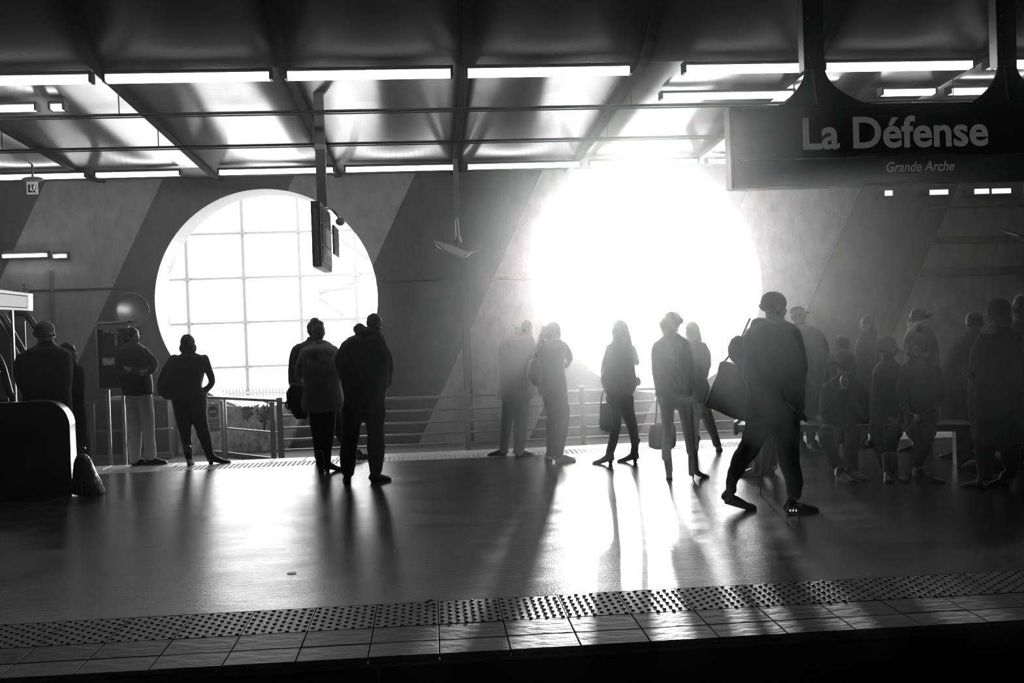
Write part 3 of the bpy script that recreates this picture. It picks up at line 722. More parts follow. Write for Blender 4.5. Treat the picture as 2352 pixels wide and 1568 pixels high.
# ------------------------------------------------------------------ hanging folded-sheet loudspeakers
def horn(px0, ys, label, cut=False):
    Y = 19.0
    sx = lambda x, y: un(x + px0, y + ys, Y)
    root = empty('hanging_lamp', tuple(sx(1050, 540)))
    top = sx(1048, 395); mid_ = sx(1049, 500); bot = sx(1052, 548)
    part('pole', merge([bbox_c((top + mid_) / 2 + [0, 0, .1], (.095, .06, mid_[2] * 0 + abs(top[2] - mid_[2]) + .25))]), M_GALV, root)
    part('stem', tube([mid_, bot], .036, 10, 1), M_STEEL, root, smooth=True)
    part('socket', tube([sx(1051, 538), sx(1052, 558)], [.04, .075], 12, 1, False), M_STEEL, root, smooth=True)
    # folded sheet: curved gable open toward the viewer
    P = [[sx(997, 549), sx(1035, 560), sx(1075, 575), sx(1108, 573)], [sx(1002, 562), sx(1030, 577), sx(1060, 588), sx(1084, 578)], [sx(1012, 573), sx(1035, 583), sx(1055, 589), sx(1070, 591)]]
    offs = [(0.25, 0.25, .25, .2), (0, .08, .12, .05), (-.25, -.22, -.2, -.18)]
    V = []; n = 4
    for i in range(3):
        for j in range(4): q = np.array(P[i][j]); q[1] = Y + offs[i][j]; V.append(q)
    V2 = [v + np.array([0, .0, -.018]) for v in V]
    Fc = []
    for i in range(2):
        for j in range(3):
            a = i * 4 + j; Fc += [(a, a + 1, a + 5, a + 4), (a + 12, a + 16, a + 17, a + 13)]
    bd = [0, 1, 2, 3, 7, 11, 10, 9, 8, 4]
    for i in range(len(bd)):
        a, b = bd[i], bd[(i + 1) % len(bd)]; Fc.append((a, a + 12, b + 12, b))
    o = part('shade', (V + V2, Fc), mat('shade_metal', .25, .4, .3), root); fixn(o.data)
    part('shade_edge', tube([V[0], V[4], V[8], V[9], V[10], V[11]], .010, 6, 3), M_STEEL, root, smooth=True)
    part('back_sheet', tube([V[8], V[9], V[11]], .004, 6, 2), M_DKMET, root)
    tag(root, label, 'hanging lamp', 'hanging sheet-metal lamps')
horn(0, 0, 'folded metal lamp on a thin pole in the middle, between the round openings')
horn(1309, -30, 'folded metal lamp on a thin pole at the right edge under the sign')

# ------------------------------------------------------------------ exit sign at left
ea = un(75, 425, 19.0)
ex = empty('exit_sign', tuple(ea))
q = rect(62, 418, 88, 446, 19.0)
part('sign_box', box(q[0], q[1], 18.97, 19.0, q[2], q[3]), mat('exit_panel', .45, .4, emit=.25), ex)
part('sign_face', box(q[0] + .025, q[1] - .02, 18.965, 18.97, q[2] + .03, q[3] - .05), mat('exit_face', .12, .4), ex)
# running figure and arrow
mp_ = mat('pictogram', .8, .4, emit=.5); bx = q[0] + .14; bz = (q[2] + q[3]) / 2
fig = [tube([(bx, 18.962, bz + .035), (bx - .012, 18.962, bz - .01)], .009, 6, 1), ell((bx + .006, 18.962, bz + .058), (.011, .005, .011), nu=8, nv=6),
       tube([(bx - .012, 18.962, bz - .01), (bx + .02, 18.962, bz - .035), (bx + .012, 18.962, bz - .065)], .006, 6, 1), tube([(bx - .012, 18.962, bz - .01), (bx - .025, 18.962, bz - .045), (bx - .045, 18.962, bz - .05)], .006, 6, 1),
       tube([(bx, 18.962, bz + .03), (bx + .025, 18.962, bz + .01)], .005, 6, 1), tube([(bx, 18.962, bz + .03), (bx - .028, 18.962, bz + .015)], .005, 6, 1)]
part('running_figure', merge(fig), mp_, ex)
part('arrow', merge([tube([(bx - .065, 18.962, bz + .05), (bx - .065, 18.962, bz - .02)], .006, 6, 1), prism([(bx - .085, bz - .015), (bx - .045, bz - .015), (bx - .065, bz - .05)], 'y', 18.958, 18.966)]), mp_, ex)
c1 = un(75, 412, 19.0); part('lamp_body', ell((c1[0], 19.0, c1[2] + .0), (.19, .10, .05), nu=20, nv=8), mat('exit_lamp', .7, .4), ex, smooth=True)
part('ceiling_mount', tube([(c1[0], 19.0, c1[2]), (c1[0], 19.0, 4.71)], .02, 8, 1), M_GALV, ex)
tag(ex, 'small hanging exit sign with running figure near the left edge', 'exit sign')

# ------------------------------------------------------------------ escalator at left
ep = fl(165, 1134)[1]; EX = fl(165, 1134)[0]
pa = empty('escalator_parapet', (EX, ep, 0))
PH = 1.01; rr = .27
prof = [(-17, 0), (EX, 0)] + [(EX - rr + rr * math.cos(t), PH - rr + rr * math.sin(t)) for t in np.linspace(0, math.pi / 2, 12)] + [(-17, PH)]
part('wall_panel', prism(prof, 'y', ep, ep + .17), mat('parapet_grey', .06, .35, .3), pa)
tp = [(EX + .008, 0), (EX + .008, PH - rr)] + [(EX - rr + (rr + .008) * math.cos(t), PH - rr + (rr + .008) * math.sin(t)) for t in np.linspace(0, math.pi / 2, 12)] + [(EX - rr - .15, PH + .008)]
V = []; Fc = []
for (x, z) in tp: V += [(x, ep - .004, z), (x, ep + .174, z)]
for i in range(len(tp) - 1): Fc.append((2 * i, 2 * i + 1, 2 * i + 3, 2 * i + 2))
part('steel_edge', (V, Fc), mat('bright_steel', .75, .25, .9), pa, smooth=True)
tag(pa, 'dark rounded parapet wall at the lower left guarding the escalator', 'parapet')
es = empty('escalator', (EX - 1.2, 13, 0))
def escr(pts, Y, nm='handrail', r=.04, m=M_BLACK):
    P = [un(x, y, Y) for x, y in pts]; part(nm, tube(P, r, 10, 4), m, es, smooth=True)
escr([(-60, 700), (-8, 716), (8, 728), (30, 768), (52, 806), (75, 850)], 13.4)
escr([(-60, 712), (-12, 730), (6, 745), (28, 785), (46, 820), (66, 860)], 13.4, 'handrail_guide', .015, M_STEEL)
escr([(27, 720), (48, 719), (60, 722), (74, 740), (84, 756), (100, 790)], 14.2)
escr([(30, 730), (50, 728), (62, 738), (78, 762), (92, 790)], 14.2, 'handrail_guide', .014, M_STEEL)
escr([(-40, 760), (0, 828), (14, 870), (22, 900), (30, 916)], 13.2)
escr([(-30, 800), (0, 858), (12, 895), (18, 920)], 13.2, 'handrail_guide', .014, M_STEEL)
q = rect(31, 730, 64, 905, 14.3); part('glass_side', box(q[0], q[1], 14.3, 14.315, q[2], q[3]), mat('side_panel', .16, .3), es)
q = rect(-60, 740, 28, 905, 14.1); part('side_panel', box(q[0], q[1], 14.1, 14.12, q[2], q[3]), mat('side_panel_dark', .07, .4), es)
q = rect(26.5, 712, 32, 905, 14.0); part('post', box(q[0], q[1], 14.0, 14.04, 0, q[3]), M_STEEL, es)
for yy in (899, 906, 912):
    q = rect(5, yy, 56, yy + 4, 13.7); part('skirt_rail', box(q[0] - 1, q[1], 13.7, 13.75, q[2], q[3]), M_STEEL, es)
q = rect(0, 918, 56, 940, 13.8); part('truss_box', box(q[0] - 1.5, q[1], 13.8, 14.3, 0, q[3]), M_DKMET, es)
tag(es, 'escalator end with black handrails and glass sides at the left edge', 'escalator')
lb = empty('light_box_sign', tuple(un(30, 690, 12.98)))
q = rect(-80, 668, 67, 712, 12.98)
def quad(x0, y0a, y0b, x1, y1a, y1b, Y, th):
    a = un(x0, y0a, Y); b = un(x0, y0b, Y); c = un(x1, y1b, Y); d = un(x1, y1a, Y)
    V = [a, b, c, d] + [np.array(v) + [0, th, 0] for v in (a, b, c, d)]
    return V, [(0, 1, 2, 3), (7, 6, 5, 4), (0, 4, 5, 1), (1, 5, 6, 2), (2, 6, 7, 3), (3, 7, 4, 0)]
o = part('light_box', quad(-80, 655, 707, 67, 674, 713, 12.98, .12), mat('box_frame', .8, .4, emit=.75), lb); fixn(o.data)
o = part('inner_frame', quad(-80, 664, 700, 63, 679, 708, 12.974, .004), mat('box_line', .12, .4), lb); fixn(o.data)
o = part('sign_face', quad(-80, 666, 698, 62, 681, 706, 12.968, .004), mat('box_face', .7, .4, emit=.6), lb); fixn(o.data)
a = un(29, 712, 13.06); part('post', box(a[0] - .012, a[0] + .012, 13.02, 13.06, 0, a[2] + .02), M_STEEL, lb)
tag(lb, 'bright white box sign above the escalator at the left edge', 'sign')
# bin bag
def bin_bag():
    b = fl(200, 1135); root = empty('bin_bag', (b[0], b[1], 0)); Y = b[1]
    rows = [(1041, 180, 192), (1050, 174, 204), (1070, 170, 213), (1095, 168, 224), (1120, 168, 236), (1138, 170, 238)]
    R = []
    for (y, xl, xr) in rows:
        c = un((xl + xr) / 2, y, Y); hw = (xr - xl) / 2 * Y / F; R.append((c[0], Y, max(c[2], .02), hw, hw * .8))
    R[-1] = (R[-1][0], Y, .012, R[-1][3], R[-1][4])
    solid('bag_film', [torso_loft(R, e=2.1)], .008, 1, mat('bag_film', .20, .3, bump=(22, 1.0, (2, 2, .5))), root, .008, 30, root.location)
    part('knot', tube([(R[0][0], Y, R[0][2]), (R[0][0] + .01, Y, R[0][2] + .03), (R[0][0] + .03, Y - .01, R[0][2] + .05)], [.02, .015, .025], 8, 3), mat('bag_film', .2), root, smooth=True)
    tag(root, 'translucent rubbish bag standing against the parapet wall end', 'rubbish bag')
bin_bag()

# ------------------------------------------------------------------ bench at right
be = empty('bench', (6.2, 11.2, 0))
A = np.array(un(1690, 990, 11.6)); B = np.array(un(2232, 1004, 10.7)); A[2] = B[2] = .43
d = B - A; L = np.linalg.norm(d); d /= L; n_ = np.array([-d[1], d[0], 0]); M3 = np.array([d, n_, [0, 0, 1]]).T
V, Fc = bbox_c((A + B) / 2 + n_ * .22, (L, .50, .085), M3); part('seat', (V, Fc), mat('bench_seat', .07, .4), be, bev=.02)
part('seat_edge', bbox_c((A + B) / 2 + n_ * -.035 + [0, 0, .035], (L, .015, .012), M3), M_STEEL, be)
for t in (.06, .5, .97):
    c = A + d * L * t + n_ * .22; part('leg', bbox_c((c[0], c[1], .195), (.16, .42, .39), M3), mat('bench_leg', .09, .5), be, bev=.008)
part('end_panel', bbox_c(A + n_ * .22 + [0, 0, .0], (.05, .54, .15), M3), M_GALV, be, bev=.02)
tag(be, 'long dark bench under the seated people at the right', 'bench')
def bench_y(x):
    t = (x - A[0]) / (B[0] - A[0]); return A[1] + (B[1] - A[1]) * t

# ------------------------------------------------------------------ people
CROPS = {1: (0, 560, 2.6133), 2: (560, 640, 3.015), 3: (1100, 680, 3.2667), 4: (1600, 640, 2.704), 5: (1850, 640, 2.904)}
def rotv(yaw, pitch=0.0, roll=0.0):
    """rows R (right), Fw (forward), U; yaw 0 faces away, 90 faces picture right, 180 faces the camera"""
    y = math.radians(yaw); p = math.radians(pitch); r = math.radians(roll)
    Fw = np.array([math.sin(y) * math.cos(p), math.cos(y) * math.cos(p), -math.sin(p)])
    R = np.array([math.cos(y), -math.sin(y), 0.0]); U = np.cross(R, Fw)
    R2 = R * math.cos(r) - U * math.sin(r); U2 = U * math.cos(r) + R * math.sin(r)
    return R2, Fw, U2
def head_parts(c, k, A):
    R, Fw, U = A; A3 = np.array(A)
    def P(x, y, z): return c + (R * x + Fw * y + U * z) * k
    s = lambda *a: tuple(v * k for v in a)
    return [ell(P(0, -.012, .030), s(.075, .096, .088), A3), ell(P(0, .022, -.030), s(.062, .074, .082), A3), ell(P(0, .042, -.078), s(.040, .042, .033), A3),
            tube([P(0, .088, .008), P(0, .108, -.022), P(0, .104, -.032)], [.008 * k, .013 * k, .011 * k], 8, 2), ell(P(0, .094, -.060), s(.022, .010, .008), A3),
            ell(P(0, .080, .022), s(.046, .016, .010), A3), ell(P(.077, -.004, -.010), s(.009, .019, .031), A3), ell(P(-.077, -.004, -.010), s(.009, .019, .031), A3),
            ell(P(.034, .070, -.030), s(.022, .02, .02), A3), ell(P(-.034, .070, -.030), s(.022, .02, .02), A3)], P
def hand_parts(w, d, nrm, side, k=1.0, curl=0.5):
    """palm and five fingers; w wrist, d direction, nrm palm normal"""
    d = d / np.linalg.norm(d); nrm = nrm - d * (nrm @ d); nrm /= np.linalg.norm(nrm) + 1e-9; x = np.cross(d, nrm) * side
    A = np.array([x, d, nrm]); out = [ell(w + d * .045 * k, (.040 * k, .052 * k, .017 * k), A, 12, 7)]
    for i, (o, L) in enumerate(((-.030, .070), (-.010, .080), (.010, .075), (.029, .058))):
        b = w + d * .075 * k + x * o * k; a1 = curl * .7; a2 = curl * 1.5; a3 = curl * 2.1
        p1 = b + (d * math.cos(a1) + nrm * math.sin(a1)) * L * .45 * k
        p2 = p1 + (d * math.cos(a2) + nrm * math.sin(a2)) * L * .32 * k
        p3 = p2 + (d * math.cos(a3) + nrm * math.sin(a3)) * L * .25 * k
        out.append(tube([b - d * .02, b, p1, p2, p3], [.0095 * k, .0095 * k, .009 * k, .0085 * k, .0078 * k], 8, 2))
    t0 = w + d * .022 * k - x * .026 * k; t1 = t0 + (d * .6 - x * .7 + nrm * .3) * .034 * k; t2 = t1 + (d * .8 - x * .2 + nrm * .5) * .030 * k
    out.append(tube([t0, t1, t2], [.012 * k, .0105 * k, .009 * k], 8, 2))
    return out
def make_shoe(root, heel, d, kind, ank, k=1.0, lift=0.0, m=None, label=None):
    d = np.array([d[0], d[1], 0.0]); d /= np.linalg.norm(d); s = np.array([d[1], -d[0], 0.0]); up = np.array([0, 0, 1.0])
    L = {'heel': .235, 'boot': .255, 'bootf': .25}.get(kind, .275) * k
    hh = {'heel': .085, 'boot': .045, 'bootf': .03}.get(kind, .0)
    prof = [(0.0, .024, .050), (.08, .033, .078), (.22, .035, .086), (.38, .036, .084), (.55, .040, .066), (.72, .044, .050), (.86, .040, .042), (.95, .030, .032), (1.0, .012, .018)]
    if kind in ('heel',): prof = [(t, w * .82, h * .85) for t, w, h in prof]
    if kind == 'sneaker': prof = [(0.0, .030, .060), (.08, .038, .092), (.22, .040, .100), (.38, .041, .098), (.55, .045, .084), (.72, .049, .066), (.86, .047, .056), (.95, .038, .046), (1.0, .022, .030)]
    rings = []
    def zb(t): return (hh * max(0, 1 - t / .62) ** 1.2 if hh else 0) + lift * max(0, 1 - t / .75)
    for t, w, h in prof:
        c = heel + d * L * t + up * (zb(t) + .012)
        ring = []
        for j in range(14):
            a = 2 * math.pi * j / 14; cx_, sz = math.cos(a), math.sin(a)
            ring.append(c + s * w * cx_ + up * ((h - .012) * (sz if sz > 0 else 0) + (-.004 if sz < 0 else 0)))
        rings.append(ring)
    P = [loft(rings)]
    a0 = heel + d * L * .20 + up * (.07 + zb(.2))
    if kind == 'sneaker': P.append(tube([a0 - d * .02, a0 + up * .035 - d * .015], [.046, .044], 12, 2))
    else:
        tall = .17 if kind in ('boot', 'heel') else (.30 if kind == 'bootf' else .05)
        dirn = (ank - a0); dirn /= np.linalg.norm(dirn) + 1e-9; dirn = dirn + up * 1.2; dirn /= np.linalg.norm(dirn)
        if dirn[2] < .5: dirn = up
        P.append(tube([a0 - up * .02, a0 + dirn * tall * .5, a0 + dirn * tall], [.040, .040, .044], 12, 2))
    o = solid('shoe', P, .0075, 2, m or M_LEATH, root, loc=root.location)
    if label: o['label'] = label
    par = root.location
    # sole and heel
    V = []; n = 22
    out = []
    for j in range(n):
        a = 2 * math.pi * j / n; tt = .5 - .5 * math.cos(a); w = (.034 + .012 * math.sin(math.pi * min(1, max(0, (tt - .35) / .65)))) * (math.sin(a) if abs(math.sin(a)) > .0 else 0)
        w = math.copysign(min(abs(math.sin(a)) ** .5, 1) * (.036 + .011 * math.exp(-((tt - .72) / .22) ** 2)), math.sin(a))
        out.append((tt, w))
    thick = .022 if kind == 'sneaker' else .010
    for lay in (0, thick):
        for tt, w in out: V.append(heel + d * (L * (tt * 1.015 - .007)) + s * w * (1.0 if kind != 'heel' else .8) + up * (zb(tt) + lay))
    Fc = [tuple(range(n)), tuple(range(n, 2 * n))[::-1]] + [(j, n + j, n + (j + 1) % n, (j + 1) % n) for j in range(n)]
    so = part('sole', (V, Fc), mat('sole_grey', .10, .6) if kind == 'sneaker' else M_BLACK, o, loc=par); fixn(so.data)
    if hh:
        r0_, r1_ = (.007, .020) if kind == 'heel' else (.026, .030)
        b = heel + d * .015
        part('heel', tube([b + up * .001, b + up * (hh + .01) + d * .01], [r0_, r1_], 10, 1, False), M_BLACK, o, loc=par)
    return o
def person(label, crop, head, rows, legs=None, arms=None, shoes=None, Y0=None, yaw=0, hyaw=None, pitch=0, hroll=0, hair='short', hairx=None, coat=C_BLACK, trous=C_BLACK, skin=M_SKIN,
           group=None, hoodx=None, thick=1.0, shoe_kind='shoe', rough=.012, headh=None, lift=(0, 0), hatmat=None, seated=False, collar=True, coatname='jacket', hip_y=None, face=False, shoe_mat=None, scarf=None, handdir=None):
    ox, oy, sc = CROPS[crop]
    px = lambda x, y: (ox + x / sc, oy + y / sc)
    feet = []
    if shoes:
        for s_ in shoes: feet.append(fl(*px(s_[0], s_[1])))
        if Y0 is None: Y0 = float(np.mean([f[1] for f in feet])) + (.0 if not seated else .45)
        lim = .30 if not seated else .9
        for f in feet: f[1] = min(max(f[1], Y0 - lim), Y0 + lim)
        feet = [np.array([un(*px(s_[0], s_[1]), f[1])[0], f[1], 0.0]) for s_, f in zip(shoes, feet)]
    mp = lambda y=0: (Y0 / cf[1]) / (F * sc)
    M1 = Y0 * 1.01 / (F * sc)
    pt = lambda x, y, dy=0.0: un(*px(x, y), Y0 + dy)
    hyaw = yaw if hyaw is None else hyaw
    hc = pt(head[0], head[1], head[3] if len(head) > 3 else 0.0); k = (headh or head[2] * M1) / .232
    k = min(max(k, .90), 1.10)
    A = rotv(hyaw, pitch, hroll); fb = rotv(yaw)[1]; rb = rotv(yaw)[0]
    side_on = abs(math.sin(math.radians(yaw)))
    R = []
    for r_ in rows:
        y, xl, xr = r_[:3]; dy = r_[3] if len(r_) > 3 else 0.0
        c = pt((xl + xr) / 2, y, dy); hw = (xr - xl) / 2 * M1
        hd = min(max(hw * (.62 + .25 * side_on), .07), .155 + .05 * side_on) * thick
        R.append([c[0], c[1], c[2], hw, hd])
    floor_pt = np.array([R[-1][0], Y0, 0.0])
    if feet: floor_pt = np.mean(feet, 0)
    root = empty('person', tuple(floor_pt)); loc = root.location
    # ---- legs
    LG = []
    if legs:
        for i, lg in enumerate(legs):
            P = []; nn = len(lg)
            ft = feet[i] if feet and i < len(feet) else None
            fdy = (ft[1] - Y0) if ft is not None else 0.0
            for j, q in enumerate(lg):
                dy = q[3] if len(q) > 3 else fdy * (j / (nn - 1)) ** 1.2
                c = pt(q[0], q[1], dy); P.append((c, q[2] * M1 * (.76 if seated else 1)))
            P[-1] = (np.array([P[-1][0][0], P[-1][0][1], max(P[-1][0][2], .06)]), P[-1][1])
            LG.append(P)
    else:
        zc = R[-1][2]; hw = min(R[-1][3], .17)
        for sg_ in (-1, 1):
            x = R[-1][0] + sg_ * hw * .52; y = Y0 + sg_ * .03
            LG.append([(np.array([x, y, zc + .08]), .085), (np.array([x, y, .52]) if zc > .6 else np.array([x, y, zc * .6]), .062), (np.array([x, y, .10]), .05)])
            if not shoes: feet.append(np.array([x, y - .06, 0.0]))
    # ---- arms
    AR = []
    if arms:
        for a in arms: AR.append([(pt(q[0], q[1], q[3] if len(q) > 3 else 0.0), q[2] * M1) for q in a])
    elif arms is None:
        ri = min(2, len(R) - 1); sh = R[ri]
        for sg_ in (-1, 1):
            s0 = np.array([sh[0], sh[1], sh[2]]) + rb * sg_ * max(sh[3] - .07, .10); s0[2] = sh[2] - .02
            el_ = s0 + np.array([0, 0, -.28]) + rb * sg_ * .015 - fb * .04; wr = el_ + fb * .09 - rb * sg_ * .05 + np.array([0, 0, -.16])
            AR.append([(s0, .058), (el_, .05), (wr, .040)])
    # ---- body
    B, HP = head_parts(hc, k, A)
    nk = np.array([R[0][0], R[0][1], R[0][2]])
    B.append(tube([HP(0, -.02, -.04), (HP(0, -.02, -.09) + nk) / 2, nk - np.array([0, 0, .05])], [.052 * k, .054 * k, .062], 12, 3))
    bw = 1.0
    br = [(r_[0], r_[1], r_[2] - .02 + (.10 if i == len(R) - 1 else 0), max(min(r_[3] * .80, .20 if i > 1 else .15), .04), max(r_[4] * .72, .05)) for i, r_ in enumerate(R)]
    B.append(torso_loft(br))
    hipc = np.mean([P[0][0] for P in LG], 0); B.append(ell(hipc, (.115, .075, .09)))
    B.append(tube([np.array(br[-1][:3]), hipc], [.08, .08], 12, 2))
    for i, P in enumerate(LG):
        B.append(tube([p for p, r in P], [max(min(r * .72, .085), .038) for p, r in P], 12, 4))
        f = feet[i] if i < len(feet) else None
        if f is not None:
            fw = fb if not shoes else None
            B.append(tube([P[-1][0], f + np.array([0, 0, .06 + (lift[i] if shoes else 0)])], [.036, .034], 10, 2))
    sides = (-1, 1)
    for i, a in enumerate(AR):
        B.append(tube([p for p, r in a], [max(r * .62, .026) for p, r in a], 10, 4))
        dd = a[-1][0] - a[-2][0]
        if handdir and handdir[i] is not None: dd = np.array(handdir[i], float)
        dd = dd / (np.linalg.norm(dd) + 1e-9)
        nr = fb * .3 + np.array([0, 0, .2]) - rb * sides[i % 2] * .8
        B += hand_parts(a[-1][0] + dd * .012, dd, nr, sides[i % 2], k, .55)
    body = solid('body', B, .0095, 2, skin, root, loc=loc)
    if face:
        for sx in (-1, 1):
            part('eye', ell(HP(.032 * sx, .084, -.002), (.0095 * k,) * 3, nu=10, nv=7), mat('eye_white', .5, .2), root, smooth=True)
    # ---- coat
    Cp = [torso_loft(R)]
    for a in AR: Cp.append(tube([p for p, r in a], [r for p, r in a], 14, 4))
    if collar:
        top = R[0]; rg = [(top[0] + max(top[3] * .75, .062) * math.cos(t), top[1] + max(top[4] * .7, .06) * math.sin(t), top[2] + .008) for t in np.linspace(0, 2 * math.pi, 15)]
        Cp.append(tube(rg, .020, 8, 1, False))
    if hoodx:
        for (x, y, rx_, ry_, dy) in hoodx: c = pt(x, y, dy); Cp.append(ell(c, (rx_ * M1, .09, ry_ * M1)))
    solid(coatname, Cp, .0125, 2, coat, root, rough, 8, loc)
    # ---- trousers
    Tp = []
    for P in LG: Tp.append(tube([p for p, r in P], [r for p, r in P], 14, 4, round_caps=True))
    Tp.append(ell(hipc + np.array([0, 0, .02]), (max(min(R[-1][3] * .92, .18), .13), max(min(.125, R[-1][4] * .92), .095), .13)))
    solid('trousers', Tp, .0115, 2, trous, root, rough * .8, 10, loc)
    # ---- shoes
    for i, f in enumerate(feet):
        an = LG[i][-1][0] if i < len(LG) else f + np.array([0, 0, .1])
        if shoes and len(shoes[i]) > 2:
            sxp, syp, yw, kd = shoes[i][:4]; dvec = rotv(yw)[1]
            heel = f.copy(); 
        else: dvec = fb; kd = shoe_kind; heel = f
        make_shoe(root, heel, dvec, kd, an, max(.92, min(k, 1.05)), lift[i] if i < len(lift) else 0, shoe_mat)
    # ---- hair / hats
    s = lambda *a: tuple(v * k for v in a); A3 = np.array(A); hp = []
    if hair in ('short', 'bun', 'long', 'bob', 'curly'):
        e_ = .006 if hair != 'curly' else .016
        hp = [ell(HP(0, -.022, .040), s(.080 + e_, .096 + e_, .088 + e_), A3), ell(HP(0, -.050, -.020), s(.070 + e_, .056 + e_, .070), A3)]
        if hair == 'bob': hp += [ell(HP(0, -.040, -.035), s(.104, .080, .088), A3)]
        if hair == 'long': hp += [ell(HP(0, -.045, -.04), s(.086, .068, .11), A3)]
    if hair == 'bald': hp = [ell(HP(0, -.022, .030), s(.079, .091, .086), A3), ell(HP(0, -.045, -.015), s(.070, .056, .060), A3)]
    if hair == 'cap': hp = [ell(HP(0, -.05, -.02), s(.074, .05, .05), A3)]
    if hairx:
        for q in hairx:
            P = [pt(a[0], a[1], a[3] if len(a) > 3 else -.03) for a in q]
            if len(P) == 1: hp.append(ell(P[0], (q[0][2] * M1,) * 3))
            else: hp.append(tube(P, [a[2] * M1 for a in q], 10, 4))
    hm = hatmat or M_HAIR
    if hp: solid('hair', hp, .009, 1, hm if hair not in ('cap',) else M_HAIR, root, .006 if hair != 'curly' else .016, 30, loc)
    if hair == 'beanie':
        o = solid('beanie', [ell(HP(0, -.012, .050), s(.096, .114, .096), A3), ell(HP(0, -.030, .010), s(.096, .100, .050), A3)], .009, 1, hm, root, .003, 20, tuple(loc))
        part('hat_brim', tube([HP(.095 * math.cos(t), -.014 + .110 * math.sin(t), .005 - .012 * math.sin(t)) for t in np.linspace(0, 2 * math.pi, 19)], .013 * k, 8, 1, False), hm, root, smooth=True)
    if hair == 'hood':
        solid('hood', [ell(HP(0, -.025, .020), s(.112, .125, .130), A3), ell(HP(0, -.06, -.09), s(.12, .09, .08), A3)], .011, 2, hm if hatmat else coat, root, .008, 12, loc)
    if hair == 'cap':
        solid('cap', [ell(HP(0, -.010, .052), s(.086, .104, .070), A3), ell(HP(0, .105, .035), s(.066, .065, .010), A3)], .008, 1, hm if hatmat else C_BLACK, root, .0, 10, loc)
    if scarf is not None:
        P = [pt(a[0], a[1], a[3]) for a in scarf]; solid('scarf', [tube(P, [a[2] * M1 for a in scarf], 12, 4)] + [tube([(nk[0] + .085 * math.cos(t), nk[1] + .075 * math.sin(t), nk[2] + .02 + .012 * math.sin(3 * t)) for t in np.linspace(0, 2 * math.pi, 15)], .040, 10, 1, False)], .010, 2, C_LIGHT, root, .012, 18, loc)
    tag(root, label, 'person', group)
    return root, pt, M1, Y0

def bag(name, label, crop, Y, rows, m, straps=(), thick=.07, cat='bag', e=3.0, yawr=0, disp=.01, vox=.010):
    ox, oy, sc = CROPS[crop]; M1 = Y * 1.01 / (F * sc)
    P = lambda x, y, dy=0: un(ox + x / sc, oy + y / sc, Y + dy)
    R = []
    for (y, xl, xr) in rows:
        c = P((xl + xr) / 2, y); R.append((c[0], c[1], c[2], (xr - xl) / 2 * M1, thick * (0.7 if (y == rows[0][0]) else 1)))
    b = R[-1]; root = empty(name, (b[0], b[1], max(b[2], 0)))
    solid('bag_body', [torso_loft(R, e=e)], vox, 1, m, root, disp, 9, root.location)
    for st in straps: part('strap', tube([P(*q) for q in st], .009, 8, 4), m, root, smooth=True)
    tag(root, label, cat); return root

random.seed(21)
# --- left group
person('person in a striped knitted hat and black coat, back turned, behind the parapet', 1, (272, 545, 150), [(590, 232, 318), (612, 215, 345), (640, 150, 390), (675, 108, 412), (740, 103, 420), (820, 112, 420), (890, 143, 415), (980, 150, 420), (1100, 158, 430)],
       Y0=12.5, yaw=5, hyaw=25, hair='beanie', hatmat=M_STRIPE, coat=C_BLACK, coatname='coat')
person('short dark-haired person in black beside the striped hat, behind the parapet', 1, (412, 655, 108), [(705, 385, 440), (722, 366, 470), (745, 352, 498), (800, 350, 502), (870, 356, 500), (960, 372, 505), (1100, 380, 515), (1230, 384, 520)],
       Y0=12.9, yaw=10, hyaw=60, hair='short', coat=C_BLACK, coatname='coat')
person('person in pale trousers and grey padded jacket with folded arms at far left', 1, (795, 558, 98), [(600, 760, 835), (622, 728, 862), (660, 705, 885), (720, 700, 895), (780, 702, 902), (840, 725, 912), (890, 745, 915), (905, 755, 910)],
       legs=[[(800, 905, 46), (802, 1040, 38), (812, 1160, 34), (808, 1285, 31)], [(865, 905, 46), (885, 1040, 38), (893, 1150, 33), (905, 1272, 31)]],
       shoes=[(790, 1332, 78, 'sneaker'), (880, 1328, 82, 'sneaker')], arms=[[(725, 650, 26), (712, 740, 25, -.02), (760, 790, 19, -.22), (830, 775, 16, -.26)], [(865, 650, 28), (925, 728, 26, .0), (890, 768, 22, -.14), (800, 755, 17, -.24)]],
       yaw=150, hyaw=110, pitch=10, hair='short', coat=C_DARK, trous=C_LIGHT)
person('person with bobbed hair, dark jacket and heeled boots standing beside the no-entry notice', 1, (1125, 608, 114), [(655, 1098, 1160), (668, 1066, 1200), (685, 1035, 1235), (730, 1010, 1235), (800, 985, 1215), (860, 960, 1205), (895, 965, 1230), (925, 1000, 1240)],
       legs=[[(1090, 940, 58), (1100, 1040, 46), (1118, 1160, 33), (1132, 1280, 22)], [(1185, 940, 58), (1195, 1040, 46), (1228, 1160, 34), (1262, 1275, 22)]],
       shoes=[(1135, 1334, -5, 'boot'), (1258, 1322, 78, 'boot')], arms=[[(1045, 690, 28), (985, 790, 27, -.03), (965, 880, 24, .10), (1010, 905, 18, .2)], [(1225, 690, 27), (1268, 800, 21, -.04), (1262, 850, 18), (1215, 893, 16, .06)]],
       yaw=-8, hyaw=-20, hair='bob', coat=C_DARK, trous=C_BLACK)
